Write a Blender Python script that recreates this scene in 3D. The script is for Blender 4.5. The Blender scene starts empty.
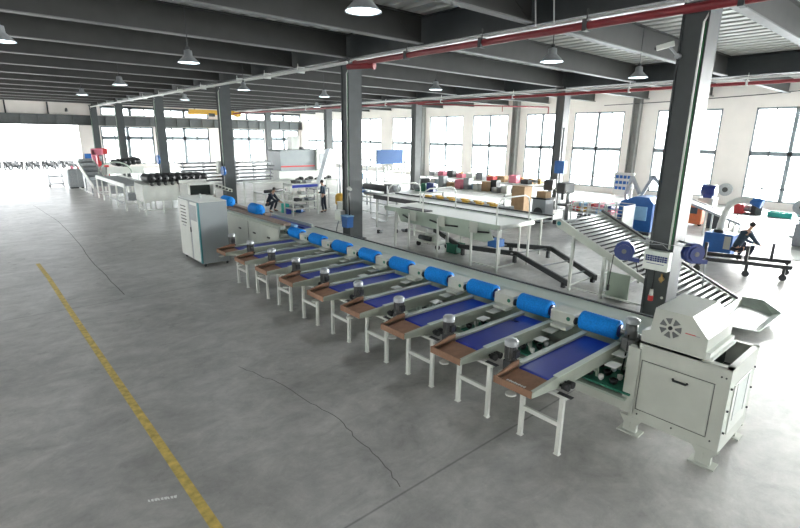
import bpy, bmesh, math, random
from mathutils import Vector, Matrix
random.seed(7)
S = bpy.context.scene
COL = S.collection
PI = math.pi

# ------------------------------------------------------------------ materials
def mat(name, col, rough=.5, metal=0, var=.06, scale=6, bump=0, spec=.5, emit=0, coat=0):
    m = bpy.data.materials.new(name); m.use_nodes = True
    nt = m.node_tree; b = nt.nodes['Principled BSDF']
    b.inputs['Roughness'].default_value = rough; b.inputs['Metallic'].default_value = metal
    b.inputs['Specular IOR Level'].default_value = spec
    if coat: b.inputs['Coat Weight'].default_value = coat; b.inputs['Coat Roughness'].default_value = .15
    tc = nt.nodes.new('ShaderNodeTexCoord'); n = nt.nodes.new('ShaderNodeTexNoise')
    n.inputs['Scale'].default_value = scale; n.inputs['Detail'].default_value = 4
    nt.links.new(tc.outputs['Object'], n.inputs['Vector'])
    r = nt.nodes.new('ShaderNodeValToRGB')
    r.color_ramp.elements[0].position = .3; r.color_ramp.elements[1].position = .7
    r.color_ramp.elements[0].color = tuple(c * (1 - var) for c in col) + (1,)
    r.color_ramp.elements[1].color = tuple(min(1, c * (1 + var)) for c in col) + (1,)
    nt.links.new(n.outputs['Fac'], r.inputs['Fac']); nt.links.new(r.outputs['Color'], b.inputs['Base Color'])
    if bump:
        bp = nt.nodes.new('ShaderNodeBump'); bp.inputs['Strength'].default_value = bump; bp.inputs['Distance'].default_value = .02
        nt.links.new(n.outputs['Fac'], bp.inputs['Height']); nt.links.new(bp.outputs['Normal'], b.inputs['Normal'])
    if emit:
        b.inputs['Emission Color'].default_value = tuple(col) + (1,); b.inputs['Emission Strength'].default_value = emit
    return m

M = dict(
    steel=mat('dark_painted_steel', (.030, .036, .038), .55, 0, .12, 3),
    beam=mat('grey_painted_beam', (.050, .051, .048), .55, 0, .10, 2),
    flange=mat('floor_lit_flange', (.17, .175, .17), .5, 0, .1, 3),  # paler than the beam webs: light bounced off the floor, put into colour
    steelc=mat('column_grey_paint', (.048, .056, .058), .5, 0, .12, 3),
    deck=mat('galvanised_deck', (.50, .51, .49), .5, .2, .08, 2),
    wall=mat('cream_wall_paint', (.78, .74, .70), .8, 0, .03, 1),
    wframe=mat('grey_window_frame', (.22, .26, .28), .5),
    cream=mat('pale_green_white_enamel', (.50, .525, .47), .32, 0, .04, 4),
    green=mat('sage_green_enamel', (.38, .45, .38), .42, 0, .05, 4),
    white=mat('white_enamel', (.66, .68, .64), .4, 0, .03, 4),
    finned=mat('motor_grey', (.13, .135, .135), .45, .3, .1, 12),
    flap=mat('white_plastic_flap', (.85, .86, .84), .5, 0, .03, 4),
    crack=mat('floor_crack', (.16, .155, .15), .8),
    cover=mat('sage_with_painted_sheen', (.62, .69, .62), .3, 0, .04, 4),  # raised above the sage enamel to stand for windows reflected in the cover
    zinc=mat('brushed_grey_metal', (.34, .36, .37), .4, .3, .10, 12),
    alu=mat('satin_aluminium', (.60, .62, .61), .35, .25, .06, 14),
    rail=mat('grey_green_side_rail', (.42, .455, .385), .38, .1, .06, 8),
    belt=mat('royal_blue_belt', (.012, .034, .36), .28, 0, .10, 3, 0, .6),
    brush=mat('bright_blue_foam', (.008, .22, .68), .75, 0, .16, 40, .3, .2),
    brown=mat('brown_rubber_lining', (.28, .155, .095), .7, 0, .14, 9),
    brbelt=mat('brown_grader_belt', (.25, .185, .15), .6, 0, .10, 8),
    black=mat('black_plastic', (.012, .013, .015), .45, 0, .2, 20),
    dark=mat('charcoal_steel', (.045, .048, .05), .5, .1, .1, 10),
    shaft=mat('dark_hole', (.02, .03, .027), .7),
    steel2=mat('mid_grey_steel_and_glare', (.10, .11, .11), .55, 0, .10, 3),  # on second-row columns the paler tone is glare put into the colour
    pier=mat('light_grey_post_paint', (.20, .20, .19), .55, 0, .10, 3),
    red=mat('red_pipe_paint', (.22, .020, .026), .45, 0, .08, 4),
    redb=mat('bright_red', (.55, .04, .04), .5),
    teal=mat('teal_trim', (.015, .19, .21), .4),
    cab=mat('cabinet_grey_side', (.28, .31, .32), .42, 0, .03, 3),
    navy=mat('navy_reel_plastic', (.005, .022, .15), .35, 0, .1, 10),
    blue=mat('machine_blue', (.02, .13, .42), .45, 0, .08, 8),
    sky=mat('pale_blue_plastic', (.25, .48, .72), .5),
    boardblue=mat('matt_blue_board', (.015, .06, .17), .8),
    yellow=mat('motor_yellow', (.72, .42, .05), .5, 0, .08, 8),
    orange=mat('orange_machine', (.75, .18, .05), .5),
    pcb=mat('green_carrier', (.02, .16, .10), .5),
    conduit=mat('white_conduit', (.62, .64, .60), .5),
    gwire=mat('green_cable', (.02, .22, .06), .5),
    cloth=mat('navy_work_cloth', (.02, .028, .045), .9, 0, .2, 20),
    cloth2=mat('slate_work_cloth', (.035, .06, .09), .9, 0, .2, 20),
    skin=mat('skin', (.50, .30, .21), .6),
    hair=mat('black_hair', (.01, .009, .008), .6),
    card=mat('cardboard', (.45, .30, .17), .85, 0, .08, 6),
    rubber=mat('tyre_rubber', (.02, .02, .02), .8),
    foil=mat('clear_wrap', (.72, .76, .80), .25, 0, .10, 9, .2),
    pink=mat('pink_plastic', (.75, .22, .30), .6),
    cyanm=mat('teal_plastic', (.03, .42, .36), .5),
    yline=mat('worn_yellow_floor_paint', (.60, .45, .12), .6, 0, .30, 9),
    copper=mat('brass_fitting', (.40, .25, .10), .35, .8),
    concrete=mat('outdoor_concrete', (.55, .55, .54), .9, 0, .06, .5),
)
def lampmat():
    m = bpy.data.materials.new('lamp_glow'); m.use_nodes = True
    nt = m.node_tree; b = nt.nodes['Principled BSDF']; b.inputs['Base Color'].default_value = (.8, .9, 1, 1)
    b.inputs['Emission Color'].default_value = (.72, .90, 1, 1); b.inputs['Emission Strength'].default_value = 3.2
    return m
M['lamp'] = lampmat()
def glassmat():
    m = bpy.data.materials.new('window_glass'); m.use_nodes = True
    nt = m.node_tree; nt.nodes.clear()
    o = nt.nodes.new('ShaderNodeOutputMaterial'); t = nt.nodes.new('ShaderNodeBsdfTransparent'); g = nt.nodes.new('ShaderNodeBsdfGlossy')
    g.inputs['Roughness'].default_value = .05; t.inputs['Color'].default_value = (.96, .98, .98, 1)
    x = nt.nodes.new('ShaderNodeMixShader'); x.inputs[0].default_value = .03; nt.links.new(t.outputs[0], x.inputs[1]); nt.links.new(g.outputs[0], x.inputs[2])
    nt.links.new(x.outputs[0], o.inputs[0]); return m
M['glass'] = glassmat()
def floormat():
    m = bpy.data.materials.new('power_trowelled_concrete'); m.use_nodes = True
    nt = m.node_tree; b = nt.nodes['Principled BSDF']; L = nt.links.new
    tc = nt.nodes.new('ShaderNodeTexCoord')
    def noise(sc, det=5, rough=.6, vec=None, dist=0):
        n = nt.nodes.new('ShaderNodeTexNoise'); n.inputs['Scale'].default_value = sc; n.inputs['Detail'].default_value = det
        n.inputs['Roughness'].default_value = rough; n.inputs['Distortion'].default_value = dist
        L(vec or tc.outputs['Object'], n.inputs['Vector']); return n.outputs['Fac']
    def ramp(f, a, b_, ca, cb):
        r = nt.nodes.new('ShaderNodeValToRGB'); e = r.color_ramp.elements
        e[0].position = a; e[1].position = b_; e[0].color = ca; e[1].color = cb; L(f, r.inputs['Fac']); return r.outputs['Color']
    def mul(a, c, fac=1, mode='MULTIPLY'):
        x = nt.nodes.new('ShaderNodeMix'); x.data_type = 'RGBA'; x.blend_type = mode
        x.inputs[0].default_value = fac; L(a, x.inputs[6]); L(c, x.inputs[7]); return x.outputs[2]
    base = ramp(noise(.55, 8, .65, None, .6), .34, .66, (.34, .334, .32, 1), (.48, .472, .457, 1))
    mp = nt.nodes.new('ShaderNodeMapping'); mp.inputs['Scale'].default_value = (.7, 1.25, 1); mp.inputs['Rotation'].default_value = (0, 0, .5); L(tc.outputs['Object'], mp.inputs['Vector'])
    st = ramp(noise(1.3, 6, .7, mp.outputs[0], 1.2), .35, .7, (.80, .80, .80, 1), (1.12, 1.12, 1.12, 1))
    c = mul(base, st)
    sp = ramp(noise(6, 6, .7), .62, .72, (1, 1, 1, 1), (1.22, 1.21, 1.18, 1))
    c = mul(c, sp)
    # saw-cut joints every 6 m and a few wandering cracks
    sx = nt.nodes.new('ShaderNodeSeparateXYZ'); L(tc.outputs['Object'], sx.inputs[0])
    def joint(out, period, off, w, dk=.9):
        a = nt.nodes.new('ShaderNodeMath'); a.operation = 'ADD'; a.inputs[1].default_value = off; L(out, a.inputs[0])
        p = nt.nodes.new('ShaderNodeMath'); p.operation = 'PINGPONG'; p.inputs[1].default_value = period / 2; L(a.outputs[0], p.inputs[0])
        return ramp(p.outputs[0], 0, w, (dk, dk, dk, 1), (1, 1, 1, 1))
    c = mul(c, joint(sx.outputs['X'], 12, .6, .02)); c = mul(c, joint(sx.outputs['Y'], 9.6, 6, .022, .45))
    c = mul(c, ramp(noise(3.2, 9, .75, None, .4), .36, .64, (.86, .86, .86, 1), (1.1, 1.1, 1.09, 1)))
    c = mul(c, ramp(noise(17, 6, .8), .56, .70, (1, 1, 1, 1), (.86, .86, .86, 1)))
    L(c, b.inputs['Base Color'])
    rr = ramp(noise(1.1, 5, .6), .3, .7, (.40, .40, .40, 1), (.58, .58, .58, 1)); L(rr, b.inputs['Roughness'])
    b.inputs['Specular IOR Level'].default_value = .5
    b.inputs['Coat Weight'].default_value = .3; cr_ = ramp(noise(2.3, 6, .7), .35, .7, (.26, .26, .26, 1), (.40, .40, .40, 1)); L(cr_, b.inputs['Coat Roughness'])
    bp = nt.nodes.new('ShaderNodeBump'); bp.inputs['Strength'].default_value = .12; bp.inputs['Distance'].default_value = .02; L(noise(9, 4), bp.inputs['Height']); L(bp.outputs['Normal'], b.inputs['Normal'])
    return m
M['floor'] = floormat()

# ------------------------------------------------------------------ mesh builder
class MB:
    def __init__(s): s.v = []; s.f = []; s.mi = []; s.cur = 0; s.sm = []
    def add(s, vs, fs, smooth=False):
        o = len(s.v); s.v += [tuple(p) for p in vs]
        for f in fs: s.f.append([i + o for i in f]); s.mi.append(s.cur); s.sm.append(smooth)
        return s
    def box(s, x0, x1, y0, y1, z0, z1, c=0):
        if x0 > x1: x0, x1 = x1, x0
        if y0 > y1: y0, y1 = y1, y0
        if z0 > z1: z0, z1 = z1, z0
        c = min(c, (x1 - x0) * .4, (y1 - y0) * .4, (z1 - z0) * .4)
        if c <= 0:
            return s.add([(x0, y0, z0), (x1, y0, z0), (x1, y1, z0), (x0, y1, z0), (x0, y0, z1), (x1, y0, z1), (x1, y1, z1), (x0, y1, z1)],
                         [(0, 3, 2, 1), (4, 5, 6, 7), (0, 1, 5, 4), (1, 2, 6, 5), (2, 3, 7, 6), (3, 0, 4, 7)])
        bm = bmesh.new(); bmesh.ops.create_cube(bm, size=1)
        for v in bm.verts: v.co = Vector(((x0 + x1) / 2 + v.co.x * (x1 - x0), (y0 + y1) / 2 + v.co.y * (y1 - y0), (z0 + z1) / 2 + v.co.z * (z1 - z0)))
        bmesh.ops.bevel(bm, geom=bm.edges[:], offset=c, segments=1, affect='EDGES')
        bm.verts.index_update(); s.add([v.co for v in bm.verts], [[v.index for v in f.verts] for f in bm.faces]); bm.free(); return s
    def bar(s, p0, p1, w, h=None, up=(0, 0, 1)):
        h = h or w; p0 = Vector(p0); p1 = Vector(p1); d = (p1 - p0).normalized(); u = Vector(up)
        if abs(d.dot(u)) > .98: u = Vector((1, 0, 0))
        a = d.cross(u).normalized() * w / 2; b = d.cross(a).normalized() * h / 2
        vs = [p + i * a + j * b for p in (p0, p1) for i, j in ((-1, -1), (1, -1), (1, 1), (-1, 1))]
        return s.add(vs, [(0, 1, 2, 3), (7, 6, 5, 4), (0, 4, 5, 1), (1, 5, 6, 2), (2, 6, 7, 3), (3, 7, 4, 0)])
    def cyl(s, p0, p1, r, n=12, r2=None, caps=True):
        r2 = r if r2 is None else r2; p0 = Vector(p0); p1 = Vector(p1); d = (p1 - p0).normalized()
        u = Vector((0, 0, 1)) if abs(d.z) < .9 else Vector((1, 0, 0)); a = d.cross(u).normalized(); b = d.cross(a)
        vs = [p + (a * math.cos(2 * PI * i / n) + b * math.sin(2 * PI * i / n)) * q for p, q in ((p0, r), (p1, r2)) for i in range(n)]
        s.add(vs, [(i, (i + 1) % n, n + (i + 1) % n, n + i) for i in range(n)], True)
        if caps:
            o = len(s.v) - 2 * n
            s.f.append([o + i for i in range(n)][::-1]); s.mi.append(s.cur); s.sm.append(False)
            s.f.append([o + n + i for i in range(n)]); s.mi.append(s.cur); s.sm.append(False)
        return s
    def tube(s, pts, r, n=8):
        pts = [Vector(p) for p in pts]; rings = []
        for i, p in enumerate(pts):
            d = (pts[min(i + 1, len(pts) - 1)] - pts[max(i - 1, 0)]).normalized()
            u = Vector((0, 0, 1)) if abs(d.z) < .95 else Vector((1, 0, 0)); a = d.cross(u).normalized(); b = d.cross(a)
            rings.append([p + (a * math.cos(2 * PI * k / n) + b * math.sin(2 * PI * k / n)) * r for k in range(n)])
        vs = [q for g in rings for q in g]; fs = []
        for i in range(len(pts) - 1):
            for k in range(n): fs.append((i * n + k, i * n + (k + 1) % n, (i + 1) * n + (k + 1) % n, (i + 1) * n + k))
        fs.append(tuple(range(n))[::-1]); fs.append(tuple((len(pts) - 1) * n + k for k in range(n)))
        return s.add(vs, fs, True)
    def prism(s, poly, ax, a, b):
        # poly: 2-D outline; ax 'x': (y,z) swept x a..b ; 'y': (x,z) ; 'z': (x,y)
        def P(p, t): return (t, p[0], p[1]) if ax == 'x' else (p[0], t, p[1]) if ax == 'y' else (p[0], p[1], t)
        n = len(poly); vs = [P(p, a) for p in poly] + [P(p, b) for p in poly]
        return s.add(vs, [tuple(range(n))[::-1], tuple(range(n, 2 * n))] + [(i, (i + 1) % n, n + (i + 1) % n, n + i) for i in range(n)])
    def lathe(s, c, prof, n=16, axis='z'):
        c = Vector(c); vs = []
        for r, t in prof:
            for k in range(n):
                a = 2 * PI * k / n; x, y = r * math.cos(a), r * math.sin(a)
                vs.append(c + Vector((x, y, t) if axis == 'z' else (t, x, y) if axis == 'x' else (x, t, y)))
        fs = [(i * n + k, i * n + (k + 1) % n, (i + 1) * n + (k + 1) % n, (i + 1) * n + k) for i in range(len(prof) - 1) for k in range(n)]
        return s.add(vs, fs, True)
    def ball(s, c, r, n=10, sc=(1, 1, 1)):
        prof = [(max(1e-4, math.sin(PI * i / n)) * r, -math.cos(PI * i / n) * r) for i in range(n + 1)]
        o = len(s.v); s.lathe((0, 0, 0), prof, 12)
        for i in range(o, len(s.v)): p = s.v[i]; s.v[i] = (c[0] + p[0] * sc[0], c[1] + p[1] * sc[1], c[2] + p[2] * sc[2])
        return s
    def xf(s, mtx, start=0):
        for i in range(start, len(s.v)): s.v[i] = tuple(mtx @ Vector(s.v[i]))
        return s
    def build(s, name, mats, parent=None, kind=None, label=None):
        me = bpy.data.meshes.new(name)
        off = Vector((0, 0, 0)); q = parent
        while q is not None: off += q.location; q = q.parent
        me.from_pydata([tuple(Vector(p) - off) for p in s.v], [], s.f)
        bm = bmesh.new(); bm.from_mesh(me); bmesh.ops.recalc_face_normals(bm, faces=bm.faces[:]); bm.to_mesh(me); bm.free()
        if not isinstance(mats, (list, tuple)): mats = [mats]
        for m in mats: me.materials.append(m)
        me.polygons.foreach_set('material_index', s.mi); me.polygons.foreach_set('use_smooth', s.sm); me.update()
        o = bpy.data.objects.new(name, me); COL.objects.link(o)
        if parent: o.parent = parent
        if kind: o['kind'] = kind
        if label: o['label'] = label
        return o

def thing(name, label, cat, loc=(0, 0, 0), rz=0, group=None):
    o = bpy.data.objects.new(name, None); COL.objects.link(o); o.location = loc; o.rotation_euler = (0, 0, rz)
    o['label'] = label; o['category'] = cat; o.empty_display_size = .2
    if group: o['group'] = group
    return o
def tag(o, label, cat, group=None):
    o['label'] = label; o['category'] = cat
    if group: o['group'] = group
    return o
KIDS = {}
def kids(o): return [c for c in bpy.data.objects if c.parent == o]
def dup(o, loc=None, rz=None, label=None, group=None, parent=None):
    c = o.copy(); COL.objects.link(c)
    if parent is not None: c.parent = parent
    if loc is not None: c.location = loc
    if rz is not None: c.rotation_euler = (0, 0, rz)
    if label: c['label'] = label
    if group: c['group'] = group
    for k in kids(o): dup(k, parent=c)
    return c

def ORD(k): return ['nearest', 'second', 'third', 'fourth', 'fifth', 'sixth', 'seventh', 'eighth', 'ninth', 'tenth', 'eleventh', 'twelfth'][k]

# ------------------------------------------------------------------ building shell
XL, XR, YF, YB = -13.0, 37.0, -20.0, 64.0
MB().box(XL - .3, XR + .3, YF - .3, YB + .15, -.25, 0).build('floor', M['floor'], kind='structure')
o = MB().box(-90, 120, YB + .15, 260, -.3, -.04).build('ground', M['concrete'], kind='structure')
# deck with ribs along Y
m = MB(); x = XL
zt, zb = 7.72, 7.58
while x < XR:
    m.add([(x, YF, zb), (x + .34, YF, zb), (x + .40, YF, zt), (x + .54, YF, zt), (x + .6, YF, zb),
           (x, YB, zb), (x + .34, YB, zb), (x + .40, YB, zt), (x + .54, YB, zt), (x + .6, YB, zb)],
          [(0, 1, 6, 5), (1, 2, 7, 6), (2, 3, 8, 7), (3, 4, 9, 8)])
    x += .6
m.box(XL - .3, XR + .3, YF - .3, YB + .3, 7.74, 7.9)
ceil = m.build('ceiling', M['deck'], kind='structure')
# roof beams (I sections) along X, every 4 m; girders along Y at the column lines
def ibeam(m, ax, c, a, b, z0, z1, w, t=.03, wt=.02):
    if ax == 'x':
        m.box(a, b, c - w / 2, c + w / 2, z0, z0 + t).box(a, b, c - w / 2, c + w / 2, z1 - t, z1).box(a, b, c - wt / 2, c + wt / 2, z0 + t, z1 - t)
    else:
        m.box(c - w / 2, c + w / 2, a, b, z0, z0 + t).box(c - w / 2, c + w / 2, a, b, z1 - t, z1).box(c - wt / 2, c + wt / 2, a, b, z0 + t, z1 - t)
BY = [4.0 * k for k in range(-4, 16)]
for y in BY:
    m = MB()
    for a, b in ((XL, 11.25), (11.55, 25.85), (26.15, XR)): ibeam(m, 'x', y, a, b, 6.79, 7.58, .24)
    o = m.build('roof_beam', M['beam'], ceil); m = MB()
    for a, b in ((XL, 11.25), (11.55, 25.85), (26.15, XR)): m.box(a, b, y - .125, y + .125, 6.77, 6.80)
    m.build('bottom_flange', M['flange'], o, label='bottom flange coloured as lit by floor bounce')
for gx in (11.4, 26.0, -3.2):
    m = MB(); ibeam(m, 'y', gx, YF, YB, 6.74, 7.57, .32); m.build('girder', M['steel'], ceil)
for y in (4, 8, 12, 16, 20, 24):      # knee braces between beams and girder
    m = MB()
    for dx in (-1.0, 1.0): m.bar((11.4 + dx * .12, y - .9 if False else y, 6.8), (11.4 + dx, y, 7.3), .05, .05)
    m.build('knee_brace', M['beam'], ceil)

# right wall with window openings
WIN = [(-18.6, -14.6), (-12.6, -8.6), (-6.6, -2.6), (-.7, 3.2), (5.3, 9.4), (11.2, 15.2), (17.5, 21.5), (22.8, 26.0), (27.9, 32.0), (33.2, 37.8), (39.6, 43.8), (45.8, 50.0), (51.8, 56.0), (58.0, 62.0)]
ZS, ZH = .42, 6.02
m = MB(); y = YF
for a, b in WIN:
    m.box(XR, XR + .25, y, a, 0, 7.7); m.box(XR, XR + .25, a, b, 0, ZS); m.box(XR, XR + .25, a, b, ZH, 7.7); y = b
m.box(XR, XR + .25, y, YB + .25, 0, 7.7)
m.build('wall_right', M['wall'], kind='structure')
wn = 0
def window(ax, c, a, b, z0, z1, trans, cols=4):
    """ax 'y': window in a wall X=c running along Y"""
    global wn
    wn += 1; root = thing('window_%d' % wn, '', '', (c if ax == 'y' else (a + b) / 2, (a + b) / 2 if ax == 'y' else c, z0))
    del root['label']; del root['category']; root['kind'] = 'structure'
    m = MB()
    def bx(u0, u1, za, zb_, t=.05):
        if ax == 'y': m.box(c + .04, c + .04 + t, u0, u1, za, zb_)
        else: m.box(u0, u1, c + .04, c + .04 + t, za, zb_)
    f = 1.9 if ax == 'x' else 1.25
    bx(a, a + .09 * f, z0, z1, .09); bx(b - .09 * f, b, z0, z1, .09); bx(a, b, z0, z0 + .09, .09); bx(a, b, z1 - .09 * f, z1, .09)
    bx((a + b) / 2 - .09 * f, (a + b) / 2 + .09 * f, z0, z1, .10); bx(a, b, trans - .11 * f, trans + .11 * f, .10)
    for q in (.25, .75): bx(a + (b - a) * q - .03 * f, a + (b - a) * q + .03 * f, z0, z1, .05)
    if z1 - z0 > 3: bx(a, b, z0 + .75, z0 + .84, .05)
    m.build('window_frame', M['wframe'], root)
    g = MB()
    if ax == 'y': g.box(c + .12, c + .128, a + .05, b - .05, z0 + .05, z1 - .05)
    else: g.box(a + .05, b - .05, c + .12, c + .128, z0 + .05, z1 - .05)
    g.build('pane', M['glass'], root)
for a, b in WIN: window('y', XR, a, b, ZS, ZH, 3.3)
# piers on the right wall
for y in (4.2, 16.55, 26.95, 38.7, 50.9):
    m = MB(); ibeam_pts = None
    m.box(36.55, 37.0, y - .26, y - .2, 0, 7.5).box(36.55, 37.0, y + .2, y + .26, 0, 7.5).box(36.75, 36.79, y - .2, y + .2, 0, 7.5)
    o = m.build('wall_column', M['pier'])
    ln = {4.2: 'grey steel wall post between windows at the far right edge', 16.55: 'grey steel wall post just left of the large near column',
          26.95: 'grey steel wall post left of the second-row column behind the green table', 38.7: 'grey steel wall post just right of the column behind the green table',
          50.9: 'grey steel wall post in the far right corner of the hall'}[y]
    tag(o, ln, 'column')

# back wall: wide opening on the left, glazing on the right, clerestory above the lintel girder
BW = [(12.0, 17.4), (18.0, 23.9), (27.0, 31.4), (32.0, 36.6)]
m = MB()
m.box(9.95, 12.0, YB, YB + .25, 0, 5.8); m.box(XL, 9.95, YB, YB + .25, 4.66, 5.8); m.box(12, XR, YB, YB + .25, 4.66, 5.8)
x = 12.0
for a, b in BW:
    m.box(x, a, YB, YB + .25, 0, 4.66); m.box(a, b, YB, YB + .25, 0, .5); x = b
m.box(x, XR, YB, YB + .25, 0, 4.66); m.box(XL, 12.2, YB, YB + .25, 5.8, 7.7); m.box(12.2, XR, YB, YB + .25, 6.85, 7.7)
m.box(24.0, 26.4, YB, YB + .25, 5.8, 6.85)
m.build('wall_back', M['wall'], kind='structure')
for a, b in BW: window('x', YB, a, b, .5, 4.66, 3.4)
for a, b in [(12.2, 18.1), (18.1, 24.0), (26.4, 31.7), (31.7, 37.0)]: window('x', YB, a, b, 5.8, 6.85, 6.75)
m = MB(); ibeam(m, 'x', YB - .35, XL, XR, 4.7, 5.72, .3)
x = XL
while x < XR: m.box(x, x + .03, YB - .5, YB - .2, 4.73, 5.69); x += 1.5
m.build('trim_1', M['steel2'], kind='structure')
m = MB()
for x in (-6.5, -3.0, .5, 3.9, 7.4): m.box(x, x + .12, YB - .12, YB - .01, 5.72, 7.5)
m.build('trim_2', M['steel'], kind='structure')
# left and front walls with long window bands (outside the frame, they light the hall)
m = MB(); y = YF
LW = [(8, 11), (24, 27), (40, 43)]
for a, b in LW:
    m.box(XL - .25, XL, y, a, 0, 7.7); m.box(XL - .25, XL, a, b, 0, .9); m.box(XL - .25, XL, a, b, 5.2, 7.7); y = b
m.box(XL - .25, XL, y, YB, 0, 7.7)
m.build('wall_left', M['wall'], kind='structure')
m = MB(); x = XL
for a, b in [(0, 4), (10, 15), (18, 24), (27, 33)]:
    m.box(x, a, YF - .25, YF, 0, 7.7); m.box(a, b, YF - .25, YF, 0, .9); m.box(a, b, YF - .25, YF, 5.6, 7.7); x = b
m.box(x, XR, YF - .25, YF, 0, 7.7)
m.build('wall_front', M['wall'], kind='structure')

# yellow floor line and joints
m = MB(); pts = [(1.45, -2), (1.43, 3), (1.40, 6.5), (1.37, 9.5), (1.34, 13.5), (1.33, 16.5), (1.28, 18.6)]
for (x0, y0), (x1, y1) in zip(pts, pts[1:]):
    m.add([(x0 - .055, y0, .002), (x0 + .055, y0, .002), (x1 + .055, y1, .002), (x1 - .055, y1, .002)], [(0, 1, 2, 3)])
m.build('trim_3', M['yline'], kind='structure')

def crack(name, pts, w):
    m = MB(); P = []
    rr = random.Random(4)
    for (x0, y0), (x1, y1) in zip(pts, pts[1:]):
        for i in range(5):
            t = i / 5; P.append((x0 + (x1 - x0) * t + rr.uniform(-.02, .02), y0 + (y1 - y0) * t + rr.uniform(-.02, .02)))
    P.append(pts[-1])
    for i, ((x0, y0), (x1, y1)) in enumerate(zip(P, P[1:])):
        m.add([(x0 - w, y0, .0015), (x0 + w, y0, .0015), (x1 + w, y1, .0015), (x1 - w, y1, .0015)], [(0, 1, 2, 3)])
    m.build(name, M['crack'], kind='structure')
crack('trim_4', [(3.15, 7.9), (3.28, 7.3), (3.40, 6.94), (3.47, 6.01), (3.56, 5.33), (3.47, 4.77), (3.43, 4.19), (3.3, 3.7)], .007)
crack('trim_5', [(2.6, 13.6), (2.61, 17.35), (2.81, 21.97), (2.9, 27), (2.6, 34)], .012)
m = MB()
for i in range(9): m.add([(.98 + .03 * i, 5.33 - .015 * i, .002), (1.0 + .03 * i, 5.31 - .015 * i, .002), (1.0 + .03 * i + .01 * (i % 3), 5.36 - .015 * i, .002), (.985 + .03 * i, 5.37 - .015 * i, .002)], [(0, 1, 2, 3)])
tag(m.build('chalk_mark', M['flap']), 'small white chalk scribble on the floor right of the yellow line', 'mark')

# ------------------------------------------------------------------ steel columns
def column_parts(root, x, y, near=False):
    w, d = .25, .3; sm = M['steelc'] if x < 12 else M['steel2']
    m = MB().box(x - d, x + d, y - w, y - w + .03, 0, 6.74).box(x - d, x + d, y + w - .03, y + w, 0, 6.74).box(x - .012, x + .012, y - w + .03, y + w - .03, 0, 6.74)
    m.box(x - d + .04, x - d + .055, y - w + .03, y + w - .03, 0, 6.74)       # closing plate on the aisle side
    m.build('shaft', sm, root)
    MB().box(x - .42, x + .42, y - .36, y + .36, 0, .03).build('base_plate', M['steel'], root)
    m = MB().box(x - .36, x + .36, y - .3, y + .3, 6.66, 6.74)
    m.build('cap_plate', M['steel'], root)
CL = {(11.4, 4.1): 'large dark grey steel column carrying hose reels behind the end machine',
      (11.4, 15.9): 'dark grey steel column standing behind the middle of the sorting line',
      (11.4, 28.0): 'dark grey steel column right behind the grey control cabinet',
      (11.4, 40.0): 'dark grey steel column behind the row of black rollers',
      (11.4, 52.0): 'dark grey steel column behind the black roller bank at far left',
      (11.4, 63.2): 'dark steel column beside the open doorway in the back wall',
      (26.0, 15.9): 'slim grey second-row column beside the grey fan cabinet',
      (26.0, 28.0): 'slim grey second-row column behind the green inspection table',
      (26.0, 40.0): 'slim grey second-row column behind the standing person',
      (26.0, 52.0): 'slim grey second-row column left of the grey cutting machine',
      (26.0, 4.1): 'grey second-row column beyond the right edge of the photo'}
for (x, y), lab in CL.items():
    if (x, y) == (26.0, 4.1): continue
    root = thing('steel_column', lab, 'column', (x, y, 0)); column_parts(root, x, y)
    if x < 12:
        MB().tube([(x - .33, y - .17, .9 if y > 5 else 1.75), (x - .33, y - .17, 6.2), (x - .25, y - .25, 6.45)], .022).build('conduit', M['conduit'], root, label='white conduit')
        MB().tube([(x - .32, y - .21, 1.75), (x - .32, y - .21, 6.2)], .008).build('wire', M['gwire'], root, label='thin green wire')

# ------------------------------------------------------------------ overhead services
r = thing('sprinkler_pipe', 'thick red sprinkler pipe running under the girder towards upper right', 'pipe', (10.95, -7.5, 6.45))
MB().cyl((10.95, -7.5, 6.45), (10.95, 15.0, 6.45), .085, 14).cyl((10.95, 15.0, 6.45), (10.95, 15.05, 6.45), .12, 14).build('pipe_run', M['red'], r)
MB().cyl((10.6, 15.0, 6.32), (11.0, 14.1, 6.32), .09, 12).cyl((11.0, 14.1, 6.32), (11.03, 14.03, 6.32), .13, 12).build('end_branch', M['red'], r)
for y in (-3, 0, 3.3, 6.3, 9.3, 12.3):
    MB().box(10.84, 11.06, y - .05, y + .05, 6.33, 6.57).cyl((10.95, y, 6.5), (10.95, y, 6.8), .02, 6).build('clamp', M['dark'], r)
r = thing('cable_tray', 'pale metal cable tray running above the red pipe', 'cable tray', (11.2, -7.5, 6.6))
MB().box(11.08, 11.30, -7.5, 15.5, 6.60, 6.66).build('tray', M['alu'], r)
r = thing('overhead_conduit', 'long silver conduit hung from the girder towards the far left', 'pipe', (11.0, 16.3, 6.6))
MB().cyl((11.0, 15.6, 6.55), (11.0, 62, 6.55), .06, 10).cyl((11.18, 15.6, 6.62), (11.18, 62, 6.62), .035, 8).build('pipe_run', M['alu'], r)
for y in (19, 22, 25, 30, 34, 38, 42, 46, 50, 54, 58): MB().box(10.93, 11.25, y - .04, y + .04, 6.47, 6.7).cyl((10.95, y, 6.65), (10.95, y, 6.82), .015, 6).build('clamp', M['alu'], r)
r = thing('sprinkler_pipe', 'thin red pipe along the second row of columns above the windows', 'pipe', (25.5, -7, 6.38))
MB().cyl((25.5, -7.5, 6.38), (25.5, 62.5, 6.38), .075, 10).build('pipe_run', M['red'], r)
MB().cyl((25.7, -7.5, 6.62), (25.7, 62.5, 6.62), .05, 8).build('upper_conduit', M['alu'], r)
for y in (1, 7, 12, 19, 25, 31, 37, 43): MB().box(25.42, 25.6, y - .04, y + .04, 6.28, 6.5).cyl((25.5, y, 6.45), (25.5, y, 6.8), .015, 6).build('clamp', M['alu'], r)
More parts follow.
